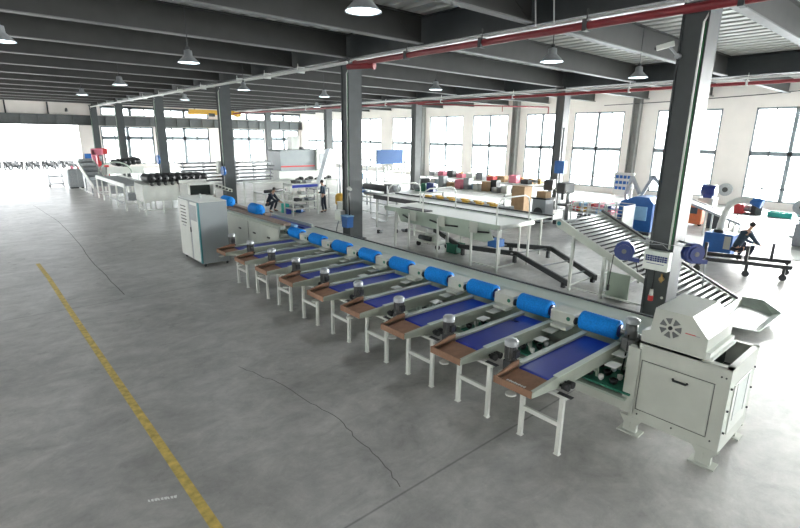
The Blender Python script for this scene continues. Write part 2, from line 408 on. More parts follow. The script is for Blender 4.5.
r = thing('sprinkler_pipe', 'thin red pipe crossing the top of the back wall', 'pipe', (0, 62.6, 7.1))
MB().cyl((XL, 62.6, 6.98), (XR, 62.6, 6.98), .07, 8).build('pipe_run', M['red'], r)
r = thing('sprinkler_branch', 'small red branch pipe with drop heads above the left window bay', 'pipe', (29, 20, 6.3))
MB().cyl((25.6, 27.5, 6.3), (34, 22.0, 6.3), .05, 8).cyl((34, 22, 6.3), (34, 22, 5.6), .04, 8).cyl((31, 24, 6.3), (31, 24, 5.9), .03, 8).build('pipe_run', M['red'], r)
# hanger rods seen against the girders
m = MB()
hr = thing('hanger_rods', 'pair of thin steel rods hanging above the red pipe', 'hanger', (10.95, 8.3, 6.6))
MB().cyl((10.9, 7.1, 6.6), (10.9, 7.2, 7.58), .018, 6).build('rod', M['alu'], hr); MB().cyl((10.9, 7.6, 6.6), (10.9, 7.7, 7.58), .018, 6).build('rod', M['alu'], hr)
r = thing('trunking', 'thin dark cable sagging across the wall above the right windows', 'cable', (36.6, 6, 6.4))
MB().tube([(36.7, 19, 6.45), (36.7, 14, 6.55), (36.7, 9, 6.75), (36.7, 4, 7.1)], .03, 6).build('cable', M['dark'], r)

# high bay lamps
def make_lamp():
    r = thing('high_bay_lamp', 'l', 'lamp', (0, 0, 0))
    MB().lathe((0, 0, 0), [(.05, .36), (.11, .34), (.12, .20), (.15, .17), (.30, .02), (.31, 0), (.30, 0), (.28, .02), (.10, .16)], 24).build('lamp_shade', M['zinc'], r)
    MB().cyl((0, 0, .36), (0, 0, 1.55), .012, 6).cyl((0, 0, .34), (0, 0, .44), .05, 10).build('hanging_rod', M['dark'], r)
    MB().cyl((0, 0, .012), (0, 0, .02), .285, 24).build('lamp_lens', M['lamp'], r)
    return r
LP = [((5.42, 7.2), 'round high bay lamp nearest the camera, glowing bluish white at top centre'),
      ((5.46, 15.75), 'round high bay lamp directly left of the nearest one'),
      ((5.7, 25.2), 'small high bay lamp in the line at upper left'),
      ((5.65, 33.7), 'tiny high bay lamp over the far left aisle'),
      ((12.4, 8.05), 'high bay lamp on a long rod below the red pipe'),
      ((17.4, 7.95), 'conical high bay lamp just left of the large column'),
      ((16.15, 16.2), 'high bay lamp above the left end of the green table'),
      ((11.0, 33.0), 'tiny high bay lamp above the far columns'),
      ((10.5, 23.3), 'small high bay lamp left of the middle column'),
      ((15.2, 23.7), 'small high bay lamp above the standing person'),
      ((1.1, 15.4), 'high bay lamp cut by the left edge of the photo'),
      ((1.3, 33.7), 'tiny high bay lamp over the doorway, left one'),
      ((20.5, 33), 'tiny high bay lamp over the cutting machine')]
L0 = make_lamp()
for k, ((x, y), lab) in enumerate(LP):
    if k == 0: L0.location = (x, y, 6.0); L0['label'] = lab
    else: dup(L0, (x, y, 6.0), None, lab)

# ------------------------------------------------------------------ main sorting line
SP = 1.18; Y0 = 3.37; NT = 9; TY = 3.28; TS = 1.17
line = thing('sorting_conveyor', 'long pale green sorting conveyor with blue foam rollers along its top', 'conveyor', (7.3, 2.6, 0))
YE = 13.2
m = MB()
m.prism([(7.42, 1.13), (7.60, 1.20), (8.0, 1.22), (8.0, .78), (7.9, .78), (7.9, 1.08), (7.42, 1.06)], 'y', 2.55, YE)
m.build('top_cover', M['cover'], line)
MB().box(8.0, 8.05, 2.55, YE, 1.16, 1.245).build('guard_rail', M['dark'], line, label='thin dark rear rail')
MB().box(7.9, 8.0, 2.55, YE, .2, .78).box(6.62, 6.68, 2.55, YE, .24, .44).box(6.68, 7.9, 2.55, YE, .26, .29).build('base_frame', M['cream'], line)
MB().box(6.42, 7.42, 2.55, YE, .48, .51).box(7.36, 7.42, 2.55, YE, .63, 1.06).build('inner_tray', M['green'], line)
MB().cyl((7.16, 2.6, 1.18), (7.16, YE, 1.18), .035, 10).build('drive_shaft', M['zinc'], line)
for k in range(NT):
    y = Y0 + SP * k
    n = 28; prof = [(.02, -.31), (.12, -.31)] + [(.150 + .004 * (i % 2), -.30 + .60 * i / n) for i in range(n + 1)] + [(.12, .31), (.02, .31)]
    b = MB().lathe((7.16, y, 1.18), prof, 20, 'y').build('foam_roller', M['brush'], line)
    MB().lathe((7.16, y, 1.18), [(.03, -.335), (.10, -.33), (.10, -.31), (.03, -.31)], 16, 'y').build('end_cap', M['navy'], b)
    c = MB().box(7.02, 7.34, y + .37, y + .80, 1.06, 1.26, .012).box(6.86, 7.06, y + .40, y + .70, 1.02, 1.08, .006)
    cc = c.build('gear_housing', M['cream'], line)
    MB().cyl((7.015, y + .47, 1.17), (7.022, y + .47, 1.17), .035, 12).build('badge', M['pcb'], cc, label='small round green badge')
    MB().cyl((7.06, y + .345, 1.16), (7.06, y + .37, 1.16), .06, 10).build('coupling', M['dark'], line)
    # green fruit carriers seen through the gap beside each tray
    q = MB().box(6.46, 7.1, y - .86, y - .10, .56, .585).build('carrier', M['pcb'], line)
    for j in range(3):
        for i in range(4):
            c_ = MB().lathe((6.58 + .2 * j, y - .76 + .19 * i, .585), [(.02, 0), (.05, .03), (.065, .08), (.04, .09)], 10).build('cup', M['black'], q) if (i + j) % 2 else MB().lathe((6.58 + .2 * j, y - .76 + .19 * i, .585), [(.02, 0), (.04, .03), (.04, .08), (.01, .09)], 10).build('cup_pin', M['flap'], q)
    MB().box(6.74, 6.98, y - .60, y - .42, .95, .965).build('side_flap', M['flap'], line); MB().box(6.42, 6.62, y - .64, y - .48, .90, .915).build('side_flap', M['flap'], line)
for y in (4.6, 7.8, 10.2, 12.9):
    MB().box(6.58, 6.70, y - .1, y + .1, .03, .26).box(6.50, 6.78, y - .16, y + .16, 0, .03).box(6.61, 6.69, y - .08, y + .08, .2, 1.0).build('leg', M['cream'], line)
    MB().box(7.86, 8.0, y - .1, y + .1, .03, .26).box(7.8, 8.08, y - .16, y + .16, 0, .03).build('leg', M['cream'], line)

# upstream feed section (taller closed panels)
feed = thing('feed_conveyor', 'pale green feed conveyor with brown belts behind the control cabinet', 'conveyor', (7.3, 14, 0))
FY0, FY1 = YE + .02, 20.6
MB().box(6.78, 6.82, FY0, FY1, .16, 1.06).box(7.9, 7.96, FY0, FY1, .16, 1.1).box(6.8, 7.92, FY0, FY1, .1, .18).build('side_panel', M['cream'], feed)
MB().box(6.84, 7.02, FY0, FY1, 1.04, 1.12).build('side_shelf', M['rail'], feed)
MB().box(7.05, 7.3, 13.4, FY1, 1.08, 1.16, .01).build('belt', M['brbelt'], feed, label='brown front belt')
MB().box(7.42, 7.66, 15.4, FY1, 1.08, 1.18, .01).build('belt', M['brbelt'], feed, label='brown rear belt')
MB().box(7.3, 7.42, FY0, FY1, 1.06, 1.12).build('centre_strip', M['sky'], feed)
MB().box(7.68, 7.92, FY0, FY1, .98, 1.02).build('rear_ledge', M['belt'], feed, label='dark blue rear ledge')
for y in (13.9, 14.9, 16.0, 17.8, 19.8): MB().box(6.76, 6.78, y - .09, y + .09, .74, .78, .006).build('handle', M['black'], feed)
for y in (15.35, 17.1, 18.9): MB().box(6.774, 6.78, y - .006, y + .006, .2, 1.04).build('panel_seam', M['dark'], feed)
feed.scale = (1, 1, 1.2)
for y, zr in ((15.9, 1.25), (18.35, 1.27)):
    MB().lathe((7.35, y, zr), [(.02, -.34), (.16, -.34), (.175, -.3), (.175, .3), (.16, .34), (.02, .34)], 18, 'y').build('foam_roller', M['brush'], feed)
for y in (14.2, 17, 20.4): MB().box(6.82, 6.9, y - .05, y + .05, 0, .16).box(7.82, 7.9, y - .05, y + .05, 0, .16).build('foot', M['cream'], feed)

# ------------------------------------------------------------------ outfeed trays
def make_tray():
    r = thing('outfeed_conveyor', 'l', 'conveyor', (0, 0, 0), 0, None)
    XA, XBk, Z = 4.79, 7.06, 1.03
    for s in (-1, 1):
        m = MB(); y0, y1 = (s * .25, s * .30)
        m.prism([(XA, Z - .10), (XA, Z - .03), (XA + .60, Z), (XBk, Z), (XBk, Z - .20), (XA + .75, Z - .20), (XA + .45, Z - .15)], 'y', min(y0, y1), max(y0, y1))
        o = m.build('side_rail', M['rail'], r)
        MB().prism([(XA + .55, Z + .001), (XBk, Z + .001), (XBk, Z + .012), (XA + .55, Z + .012)], 'y', min(s * .235, s * .315), max(s * .235, s * .315)).build('rail_cap', M['cover'], o)
    m = MB(); pts = []
    zt = Z - .03; r0 = .035
    for i in range(9): a = PI / 2 + PI * i / 8; pts.append((5.29 + r0 * math.cos(a), zt - r0 + r0 * math.sin(a)))
    for i in range(9): a = -PI / 2 + PI * i / 8; pts.append((6.98 + r0 * math.cos(a), zt - r0 + r0 * math.sin(a)))
    m.prism(pts, 'y', -.235, .235)
    m.build('belt', M['belt'], r)
    m = MB().prism([(XA + .01, Z - .11), (XA + .01, Z - .095), (5.25, Z - .045), (5.25, Z - .06)], 'y', -.25, .25)
    m.box(XA - .01, XA + .01, -.29, .29, Z - .11, Z - .015).prism([(XA - .01, Z - .11), (XA - .01, Z - .015), (5.15, Z + .06), (5.28, Z + .06), (5.28, Z - .05)], 'y', .25, .27)
    m.build('chute', M['brown'], r)
    # vertical motor with fan cowl
    x, y = 5.26, .385
    m = MB().cyl((x, y, 1.06), (x, y, 1.28), .072, 18)
    for i in range(16):
        a = 2 * PI * i / 16; m.bar((x + .078 * math.cos(a), y + .078 * math.sin(a), 1.08), (x + .078 * math.cos(a), y + .078 * math.sin(a), 1.27), .008, .022, (math.cos(a), math.sin(a), 0))
    mo = m.build('motor', M['finned'], r)
    MB().lathe((x, y, 1.27), [(.094, 0), (.094, .06), (.075, .085), (.02, .095), (.001, .095)], 20).build('fan_cover', M['zinc'], mo)
    MB().box(x - .08, x + .08, y - .07, y + .07, .89, 1.06, .01).build('gearbox', M['dark'], mo)
    MB().box(x - .06, x + .04, y - .125, y - .07, 1.12, 1.22, .006).build('terminal_box', M['black'], mo)
    MB().box(5.14, 5.42, .28, .48, .87, .89).build('motor_bracket', M['cream'], r)
    for xx in (5.42, 5.53):
        MB().cyl((xx, -.34, .90), (xx, -.43, .90), .048, 12).cyl((xx, -.30, .90), (xx, -.34, .90), .02, 8).build('knob', M['black'], r)
    # leg frame
    for yy in (-.43, .15):
        MB().box(5.26, 5.31, yy - .03, yy + .03, 0, .86).box(5.25, 5.32, yy - .04, yy + .04, 0, .012).build('leg', M['white'], r)
    MB().box(5.265, 5.305, -.405, .125, .40, .46).box(5.25, 5.32, -.50, .45, .82, .86).build('stretcher', M['white'], r)
    MB().box(5.25, 5.32, -.56, -.36, .86, .868).build('rubber_strip', M['black'], r)
    MB().cyl((4.80, .02, .845), (4.80, .02, .865), .07, 14).build('catch_dish', M['white'], r)
    for yy in (-.2, .2): MB().bar((6.6, yy, .93), (6.68, yy, .3), .04, .04).build('rear_strut', M['green'], r)
    MB().box(5.35, 6.95, -.24, .24, .86, .89).build('bed_plate', M['green'], r)
    return r
T0 = make_tray()
def tray_label(k):
    if k == 0: return 'blue outfeed belt nearest the end machine, with white scribble on its brown chute'
    if k == NT - 1: return 'blue outfeed belt farthest from the camera, beside the grey control cabinet'
    return 'blue outfeed belt with brown chute, %s from the white end machine' % ORD(k)
T0.location = (0, TY, 0); T0['label'] = tray_label(0); T0['group'] = 'outfeed belts along the sorting line'
for k in range(1, NT): dup(T0, (0, TY + TS * k, 0), None, tray_label(k))
# writing on the nearest chute
m = MB()
xs = [-.16, -.12, -.085, -.05, -.015, .02, .06, .1]
for i, a in enumerate(xs):
    m.box(4.87 + .012 * (i % 2), 4.925 + .008 * ((i * 3) % 2), TY + .0 - a - .012, TY + .0 - a + .010, .958, .962)
m.box(4.90, 4.912, TY - .1, TY + .14, .963, .966)
m.build('chute_marking', M['white'], T0, label='white marker writing')

# ------------------------------------------------------------------ end machine with fan hood
em = thing('end_machine', 'large cream sheet-metal machine with sloped fan hood at the near end', 'machine', (7.05, 2.0, 0))
XA, XB, YA, YBk, ZT = 6.52, 7.62, 1.40, 2.52, 1.36
m = MB()
m.box(XA, XB, YBk - .03, YBk, .26, ZT)                 # back
m.box(XA, XA + .03, YA, YBk, .26, ZT)                  # aisle side sheet
m.box(XB - .03, XB, YA, YBk, .26, ZT)
m.box(XA + .03, XB - .03, YA, YA + .03, .26, ZT - .01)
m.box(XA, XB, YA, YBk, .22, .26)
m.box(XA, XB, YA, YA + .07, ZT - .01, ZT + .012).box(XA, XA + .1, YA, YBk, ZT - .01, ZT + .012).box(XB - .07, XB, YA, YBk, ZT - .01, ZT + .012).box(XA, XB, 1.74, YBk, ZT - .01, ZT + .012)
m.box(XA - .03, XA + .08, YBk - .06, YBk + .10, .3, 1.27)
m.build('housing', M['cream'], em)
MB().box(XA + .1, XB - .07, YA + .07, 1.74, 1.02, 1.04).box(XA + .1, XA + .115, YA + .05, 1.76, 1.04, 1.34).box(XA + .1, XB - .07, 1.745, 1.76, 1.04, 1.34).build('well', M['shaft'], em, label='dark open well beside the hood')
d = MB().box(XA - .012, XA, YA + .16, YBk - .10, .40, 1.12, .004).build('door', M['cream'], em)
MB().box(XA - .016, XA - .011, YA + .15, YBk - .09, .392, .398).box(XA - .016, XA - .011, YA + .15, YBk - .09, 1.122, 1.128).box(XA - .016, XA - .011, YA + .15, YA + .156, .395, 1.125).box(XA - .016, XA - .011, YBk - .096, YBk - .09, .395, 1.125).build('door_gap', M['dark'], d)
MB().tube([(XA - .012, 2.02, 1.005), (XA - .045, 2.01, 1.0), (XA - .045, 1.86, 1.0), (XA - .012, 1.85, 1.005)], .016, 8).build('handle', M['black'], d)
w = MB().box(XA + .2, XB - .2, YA - .012, YA, .42, 1.10, .004).build('side_door', M['white'], em)
MB().box(XA + .34, XB - .36, YA - .016, YA - .010, .62, 1.06).build('side_window', M['glass'], w)
for xq in (XA + .3, XB - .36): MB().box(xq, xq + .04, YA - .018, YA - .01, .58, 1.10).build('window_trim', M['alu'], w)
for z in (.5, .8, 1.1):
    for xq in (XA + .06, XB - .08): MB().cyl((xq, YA, z), (xq, YA - .02, z), .015, 8).build('bolt', M['dark'], em)
for yy, z in ((1.5, 1.24), (1.45, 1.24), (1.5, .36), (1.95, .32), (2.4, .32), (2.5, 1.18)): MB().cyl((XA, yy, z), (XA - .012, yy, z), .010, 8).build('bolt', M['dark'], em)
for yy in (YA + .14, YBk - .05):
    for xx in (XA, XB - .1):
        m = MB().prism([(yy - .16, .24), (yy + .16, .24), (yy + .09, .14), (yy + .09, .02), (yy - .09, .02), (yy - .09, .14)], 'x', xx - .005, xx + .06)
        m.box(xx - .06, xx + .14, yy - .15, yy + .15, 0, .02).cyl((xx - .015, yy, .09), (xx - .004, yy, .09), .012, 8).cyl((xx - .015, yy, .15), (xx - .004, yy, .15), .012, 8)
        m.build('foot', M['cream'], em)
hood = MB(); prof = [(2.50, 1.372), (2.50, 1.52), (2.40, 1.56), (2.37, 1.88), (1.93, 1.88), (1.72, 1.64), (1.72, 1.372)]
hood.prism(prof, 'x', XA + .03, XB - .12)
ho = hood.build('hood', M['cream'], em)
MB().box(XA + .05, XB - .14, 1.64, 1.72, 1.372, 1.41).box(XA + .05, XB - .14, 1.67, 1.72, 1.41, 1.47).build('slide_rail', M['white'], ho)
m = MB()
for i in range(7):
    a0 = 2 * PI * i / 7 + .12; a1 = a0 + .62; P = []
    for a, rr in ((a0 + .16, .055), (a0, .135), (a1, .135), (a1 - .16, .055)): P.append((2.16 + rr * math.cos(a), 1.66 + rr * math.sin(a)))
    m.prism(P, 'x', XA + .020, XA + .029)
m.build('vent_slots', M['finned'], ho)
MB().cyl((XA + .029, 2.16, 1.66), (XA + .012, 2.16, 1.66), .026, 14).build('fan_hub', M['black'], ho)
MB().box(XA + .024, XA + .03, 1.86, 1.98, 1.642, 1.652).build('logo_strip', M['redb'], ho, label='tiny red lettering strip')
MB().box(XA + .024, XA + .03, 1.81, 1.86, 1.637, 1.647).build('logo_strip', M['zinc'], ho)
# motor between line and machine
mm = thing('drive_motor', 'grey finned motor standing between last blue roller and fan hood', 'motor', (7.0, 2.82, 1.0))
MB().cyl((7.0, 2.82, 1.19), (7.0, 2.82, 1.42), .085, 18).build('motor_body', M['finned'], mm)
MB().lathe((7.0, 2.82, 1.42), [(.1, 0), (.1, .05), (.07, .08), (.001, .085)], 18).build('fan_cover', M['zinc'], mm)
MB().box(6.9, 7.1, 2.72, 2.92, 1.0, 1.19, .02).build('gearbox', M['finned'], mm)
MB().cyl((7.1, 2.7, 1.16), (7.1, 2.45, 1.16), .05, 10).box(7.05, 7.2, 2.5, 2.62, 1.08, 1.22, .01).build('chain_cover', M['black'], mm)
MB().tube([(6.92, 2.82, 1.25), (6.83, 2.78, 1.1), (6.82, 2.8, .8), (6.9, 2.85, .64)], .012, 6).build('cable', M['black'], mm)
MB().cyl((6.85, 2.62, 1.05), (6.85, 2.56, 1.05), .04, 10).build('brass_fitting', M['yellow'], mm)

# ------------------------------------------------------------------ control cabinet
cb = thing('control_cabinet', 'tall grey and white control cabinet with teal corner trim', 'cabinet', (5.6, 15.8, 0))
X0, X1, C0, C1 = 5.12, 5.97, 15.0, 16.85
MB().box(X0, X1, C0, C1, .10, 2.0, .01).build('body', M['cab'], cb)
MB().box(X0 - .004, X1 + .004, C0 - .004, C1 + .004, 2.0, 2.02).build('top_sheet', M['white'], cb)
d1 = MB().box(X0 - .03, X0, C0 + .10, C0 + .72, .14, 1.96, .006).build('door', M['white'], cb)
MB().box(X0 - .036, X0 - .03, C0 + .18, C0 + .70, 1.40, 1.88, .002).build('screen_window', M['zinc'], d1)
MB().box(X0 - .032, X0, C0 - .005, C0 + .10, .12, 1.99).build('corner_trim', M['teal'], cb)
MB().box(X0 - .02, X0, C0 + .73, C0 + .86, .12, 1.98).build('centre_post', M['zinc'], cb)
d2 = MB().box(X0 - .03, X0, C0 + .87, C1 - .02, .14, 1.96, .006).build('door', M['white'], cb)
for i in range(6):
    z = 1.78 - .105 * i
    MB().box(X0 - .038, X0 - .030, C0 + 1.12, C0 + 1.60, z - .03, z).build('vent_slot', M['black'], d2)
m = MB()
for i in range(5): m.box(X0 - .033, X0 - .03, C0 + 1.2 + .07 * i, C0 + 1.25 + .07 * i, 1.12, 1.16)
m.build('logo', M['zinc'], d2)
MB().box(X0 - .05, X0 - .03, C0 + .74, C0 + .8, 1.0, 1.16, .006).build('handle', M['black'], cb)
for xx in (X0 + .08, X1 - .08):
    for yy in (C0 + .08, C1 - .08, ): MB().cyl((xx - .02, yy, .05), (xx + .02, yy, .05), .05, 12).box(xx - .03, xx + .03, yy - .03, yy + .03, .05, .1).build('castor', M['dark'], cb)
MB().cyl((5.5, 15.9, 2.02), (5.5, 15.9, 2.16), .03, 10).build('beacon', M['alu'], cb)

# ------------------------------------------------------------------ green inspection table
gt = thing('inspection_conveyor', 'long sage green inspection conveyor on tall thin legs behind the line', 'conveyor', (12.6, 11.7, 0))
GX0, GX1, GY0, GY1, GZ = 11.8, 13.5, 8.95, 14.35, 1.46
m = MB().box(GX0, GX0 + .05, GY0, GY1, GZ - .16, GZ).box(GX1 - .05, GX1, GY0, GY1, GZ - .16, GZ)
m.prism([(GY0 + .5, GZ - .16), (GY1 - .6, GZ - .16), (GY1 - .8, GZ - .5), (12.2, GZ - .5), (9.6, GZ - .62), (GY0 + .3, GZ - .5)], 'x', GX0 + .1, GX0 + .15)
m.build('side_panel', M['green'], gt)
MB().box(GX0 + .05, GX1 - .05, GY0, GY1, GZ - .05, GZ - .02).build('belt', M['white'], gt, label='white inspection belt')
MB().box(GX0 + .1, GX0 + .5, 12.3, 13.6, GZ - .02, GZ + .02, .01).build('dark_plate', M['dark'], gt)
for y in (GY0, GY1): MB().cyl((GX0, y, GZ - .07), (GX1, y, GZ - .07), .07, 14).build('end_roller', M['white'], gt)
for y in (9.9, 11.3, 12.7): MB().box(GX0 - .03, GX0, y - .1, y + .22, GZ - .36, GZ - .02, .005).build('junction_box', M['cream'], gt)
for a, b in ((9.4, 10.2), (10.7, 12.0), (12.7, 13.4)):
    MB().tube([(GX0 + .07, a, GZ - .28), (GX0 + .03, (a + b) / 2, GZ - .31), (GX0 + .07, b, GZ - .24)], .03, 6).build('dark_slot', M['black'], gt)
for x, y in ((GX0 + .02, 9.0), (GX0 + .02, 10.05), (GX0 + .02, 11.55), (GX0 + .02, 13.0), (GX0 + .02, 13.75), (GX0 + .9, 9.6), (GX0 + .9, 11.9), (GX1 - .1, 9.0), (GX1 - .1, 11.4), (GX1 - .1, 13.7)):
    MB().box(x - .03, x + .03, y - .03, y + .03, 0, GZ - .12).build('leg', M['white'], gt)
MB().box(GX0 + .01, GX0 + .04, 9.0, 10.05, .12, .16).box(GX0, GX0 + .9, 9.0, 9.04, .12, .16).box(GX0 + .01, GX0 + .04, 11.55, 13.0, .75, .79).build('stretcher', M['white'], gt)
for y in (14.2, 12.3, 9.1):
    m = MB().tube([(GX0 + .02, y, GZ), (GX0 + .02, y, GZ + .55), (GX0 + .1, y - .02, GZ + .72), (GX0 + .3, y - .02, GZ + .8), (GX0 + 1.4, y, GZ + .8), (GX0 + 1.6, y, GZ + .72), (GX0 + 1.68, y, GZ + .5), (GX0 + 1.68, y, GZ)], .025, 8)
    m.build('arch', M['white'], gt)
MB().box(11.95, 12.35, 9.15, 9.5, .72, .96, .01).build('motor_cover', M['blue'], gt, label='blue motor cover under the end')
g2 = thing('belt_conveyor', 'black-edged white belt conveyor running just behind the green inspection one', 'conveyor', (14.3, 12, 0))
MB().box(13.7, 13.76, 9.2, 17.5, 1.28, 1.46).box(15.0, 15.06, 9.2, 17.5, 1.28, 1.46).build('side_rail', M['dark'], g2)
MB().box(13.76, 15.0, 9.2, 17.5, 1.38, 1.41).build('belt', M['white'], g2)
for x in (13.75, 15.0):
    for y in (9.6, 12.2, 14.8, 17.3): MB().box(x - .03, x + .03, y - .03, y + .03, 0, 1.28).build('leg', M['white'], g2)

# black bent frame lying on trestles
bf = thing('bent_channel_frame', 'black bent steel conveyor frame lying on the floor right of the table', 'steel frame', (13, 9, 0))
for dx, pts in (('a', [(13.0, 12.9, .62), (12.72, 11.3, .30), (13.35, 9.35, .30), (11.95, 6.65, .18)]), ('b', [(14.4, 12.1, .62), (14.2, 10.5, .30), (14.9, 9.05, .32), (13.1, 6.45, .18)])):
    m = MB()
    for p, q in zip(pts, pts[1:]): m.bar(p, q, .06, .16)
    m.build('channel', M['dark'], bf)
for p, q in (((12.9, 11.0, .3), (14.3, 10.4, .3)), ((13.2, 9.5, .3), (14.8, 9.2, .3)), ((12.7, 8.1, .24), (14.1, 7.9, .24)), ((12.2, 7.1, .2), (13.5, 7.0, .2))):
    MB().bar(p, q, .04, .04).build('cross_bar', M['zinc'], bf)
for p in ((12.74, 11.2), (13.3, 9.4), (14.3, 10.3), (14.8, 9.1), (12.05, 6.85), (13.2, 6.6)): MB().box(p[0] - .05, p[0] + .05, p[1] - .05, p[1] + .05, 0, .16 if p[1] < 8 else .24).build('foot', M['dark'], bf)

# ------------------------------------------------------------------ inclined roller conveyor
ic = thing('roller_conveyor', 'wide inclined white roller conveyor descending behind the large column', 'conveyor', (13.1, 5, 0))
NX, FX = 11.95, 14.2
def zi(y): return .30 + .45 * (y - 3.7)
ya, yb = 3.25, 7.05
for x in (NX, FX):
    m = MB().prism([(ya, zi(ya) - .12 + .14), (yb, zi(yb) + .10), (yb + .12, zi(yb) + .04), (yb + .1, zi(yb) - .12), (yb - .1, zi(yb) - .2), (ya, max(.03, zi(ya) - .14))], 'x', x - .03, x + .03)
    m.build('side_rail', M['cream'], ic)
MB().prism([(ya, zi(ya) + .05), (yb, zi(yb) + .10), (yb, zi(yb) + .16), (ya, zi(ya) + .11)], 'x', FX - .05, FX + .05).build('guard', M['dark'], ic, label='dark rear guard rail')
n = 30
for i in range(n):
    y = ya + .08 + (yb - ya - .1) * i / (n - 1); z = zi(y) + .02
    MB().cyl((NX + .03, y, z), (FX - .03, y, z), .034, 10).build('roller', M['alu'], ic)
MB().prism([(ya, zi(ya) - .06), (yb, zi(yb) - .10), (yb, zi(yb) - .12), (ya, zi(ya) - .08)], 'x', NX + .03, FX - .03).build('bed', M['dark'], ic)
MB().cyl((NX - .04, yb + .02, zi(yb) - .02), (NX - .05, yb + .02, zi(yb) - .02), .06, 12).build('bearing', M['teal'], ic)
for x in (NX, FX):
    for y in (6.62, 5.72): MB().box(x - .035, x + .035, y - .035, y + .035, 0, zi(y) - .1).build('leg', M['white'], ic)
MB().box(NX, FX, 6.60, 6.64, .12, .16).box(NX, FX, 5.7, 5.74, .12, .16).box(NX - .02, NX + .02, 4.4, 6.62, .08, .12).build('base_frame', M['white'], ic)
m = MB()   # discharge hopper
P = [(NX - .1, 3.2, .20), (FX + .1, 3.2, .20), (FX + .05, 2.75, .24), (FX - .7, 2.2, .22), (NX + .2, 2.3, .10), (NX - .3, 2.7, .22), (NX + .2, 3.1, .08), (FX - .2, 3.1, .08), (FX - .5, 2.4, .10), (NX + .3, 2.4, .08)]
m.add(P, [(6, 7, 8, 9), (0, 1, 7, 6), (1, 2, 8, 7), (2, 3, 8), (3, 4, 9, 8), (4, 5, 6, 9), (5, 0, 6)])
hp = m.build('discharge_hopper', M['green'], ic); s_ = hp.modifiers.new('t', 'SOLIDIFY'); s_.thickness = .02
pn = tag(MB().box(12.25, 12.29, 5.15, 5.75, 0, .68, .005).build('metal_sheet', M['green']), 'pale green sheet panel standing under the inclined roller conveyor', 'sheet')

# ------------------------------------------------------------------ things on the big column
def reel(loc, d, lab):
    r = thing('hose_reel', lab, 'hose reel', loc); L = Vector(loc); d = Vector(d).normalized()
    m = MB(); c = L
    m.cyl(c - d * .09, c + d * .09, .215, 10); m.cyl(c - d * .12, c - d * .09, .15, 16); m.cyl(c + d * .09, c + d * .12, .15, 16)
    side = Vector((-d.y, d.x, 0))
    m.bar(c + side * .1 - Vector((0, 0, .17)), c + side * .33 - Vector((0, 0, .19)), .12, .09)
    m.build('drum_case', M['navy'], r)
    MB().cyl(c + d * .12, c + d * .135, .05, 16).cyl(c - d * .135, c - d * .12, .05, 16).build('hub_label', M['finned'], r)
    return r
r = reel((10.88, 4.78, 1.60), (-.9, -.35, 0), 'navy blue hose reel on the left side of the large column')
MB().tube([(10.86, 5.0, 1.45), (10.84, 5.02, 1.0), (10.84, 5.03, .75)], .012, 6).build('hose', M['black'], r)
MB().cyl((10.84, 5.03, .62), (10.84, 5.03, .75), .03, 10).build('nozzle', M['black'], r)
MB().bar((10.95, 4.75, 1.85), (11.14, 4.30, 1.85), .04, .04).build('bracket', M['zinc'], r)
r = reel((11.25, 3.52, 1.72), (-.55, -.85, 0), 'navy blue hose reel on the right side of the large column')
MB().bar((11.25, 3.6, 1.9), (11.4, 3.85, 1.9), .04, .04).build('bracket', M['zinc'], r)
MB().tube([(11.5, 3.36, 1.6), (11.55, 3.34, 1.35), (11.53, 3.32, 1.05)], .012, 6).cyl((11.53, 3.32, .95), (11.53, 3.32, 1.05), .02, 8).build('hose', M['zinc'], r)
r = thing('switch_box', 'white electrical box with blue printed lines on the large column', 'electrical box', (11.0, 4.1, 1.3))
MB().box(10.90, 11.08, 3.84, 4.36, 1.28, 1.70, .01).build('case', M['white'], r)
m = MB()
for j, z in enumerate((1.585, 1.54, 1.495)):
    y = 4.31
    for i in range(9):
        w = .03 + .012 * ((i * 7 + j * 3) % 3); m.box(10.893, 10.899, y - w, y, z - .018, z + .018); y -= w + .008
m.box(10.893, 10.899, 3.92, 4.28, 1.42, 1.432)
m.build('printed_text', M['navy'], r, label='blue printed text lines')
MB().tube([(10.98, 4.42, 1.6), (10.95, 4.52, 1.35), (10.96, 4.46, 1.15), (10.98, 4.36, 1.2), (10.98, 4.33, 1.3)], .016, 6).build('cable', M['black'], r)
MB().tube([(10.98, 3.9, 1.75), (10.9, 4.0, 1.86), (10.95, 4.5, 1.80)], .008, 6).tube([(11.0, 3.5, 1.9), (10.98, 3.9, 1.86), (11.0, 4.4, 1.9)], .008, 6).build('wire', M['zinc'], r)
r = thing('pendant_plug', 'red and white plug hanging on a dark cable below the switch box', 'plug', (11.05, 4.14, .5))
MB().tube([(11.0, 4.12, 1.3), (11.02, 4.13, 1.0), (11.03, 4.14, .82)], .014, 6).build('cable', M['black'], r)
MB().cyl((11.03, 4.14, .82), (11.03, 4.14, .68), .035, 10, .045).build('socket', M['white'], r)
MB().cyl((11.03, 4.14, .68), (11.03, 4.14, .56), .055, 12).build('plug_head', M['redb'], r)
r = thing('pressure_valve', 'small brass valve mounted on the large column below the switch box', 'valve', (11.05, 3.98, 1.05))
MB().cyl((11.09, 3.98, 1.08), (11.02, 3.98, 1.08), .05, 12).cyl((11.04, 3.98, 1.0), (11.04, 3.98, 1.2), .022, 8).build('body', M['copper'], r)
tag(MB().cyl((11.09, 3.93, .66), (11.08, 3.93, .66), .03, 12).build('round_sticker', M['white']), 'small round white sticker low on the large column', 'sticker')
r = thing('security_camera', 'white bullet security camera high on the large column', 'camera', (11.0, 4.45, 5.75))
MB().bar((10.9, 4.68, 5.79), (10.98, 4.38, 5.86), .10, .09).build('housing', M['white'], r)
MB().cyl((10.9, 4.68, 5.79), (10.893, 4.71, 5.783), .035, 10).build('lens', M['black'], r)
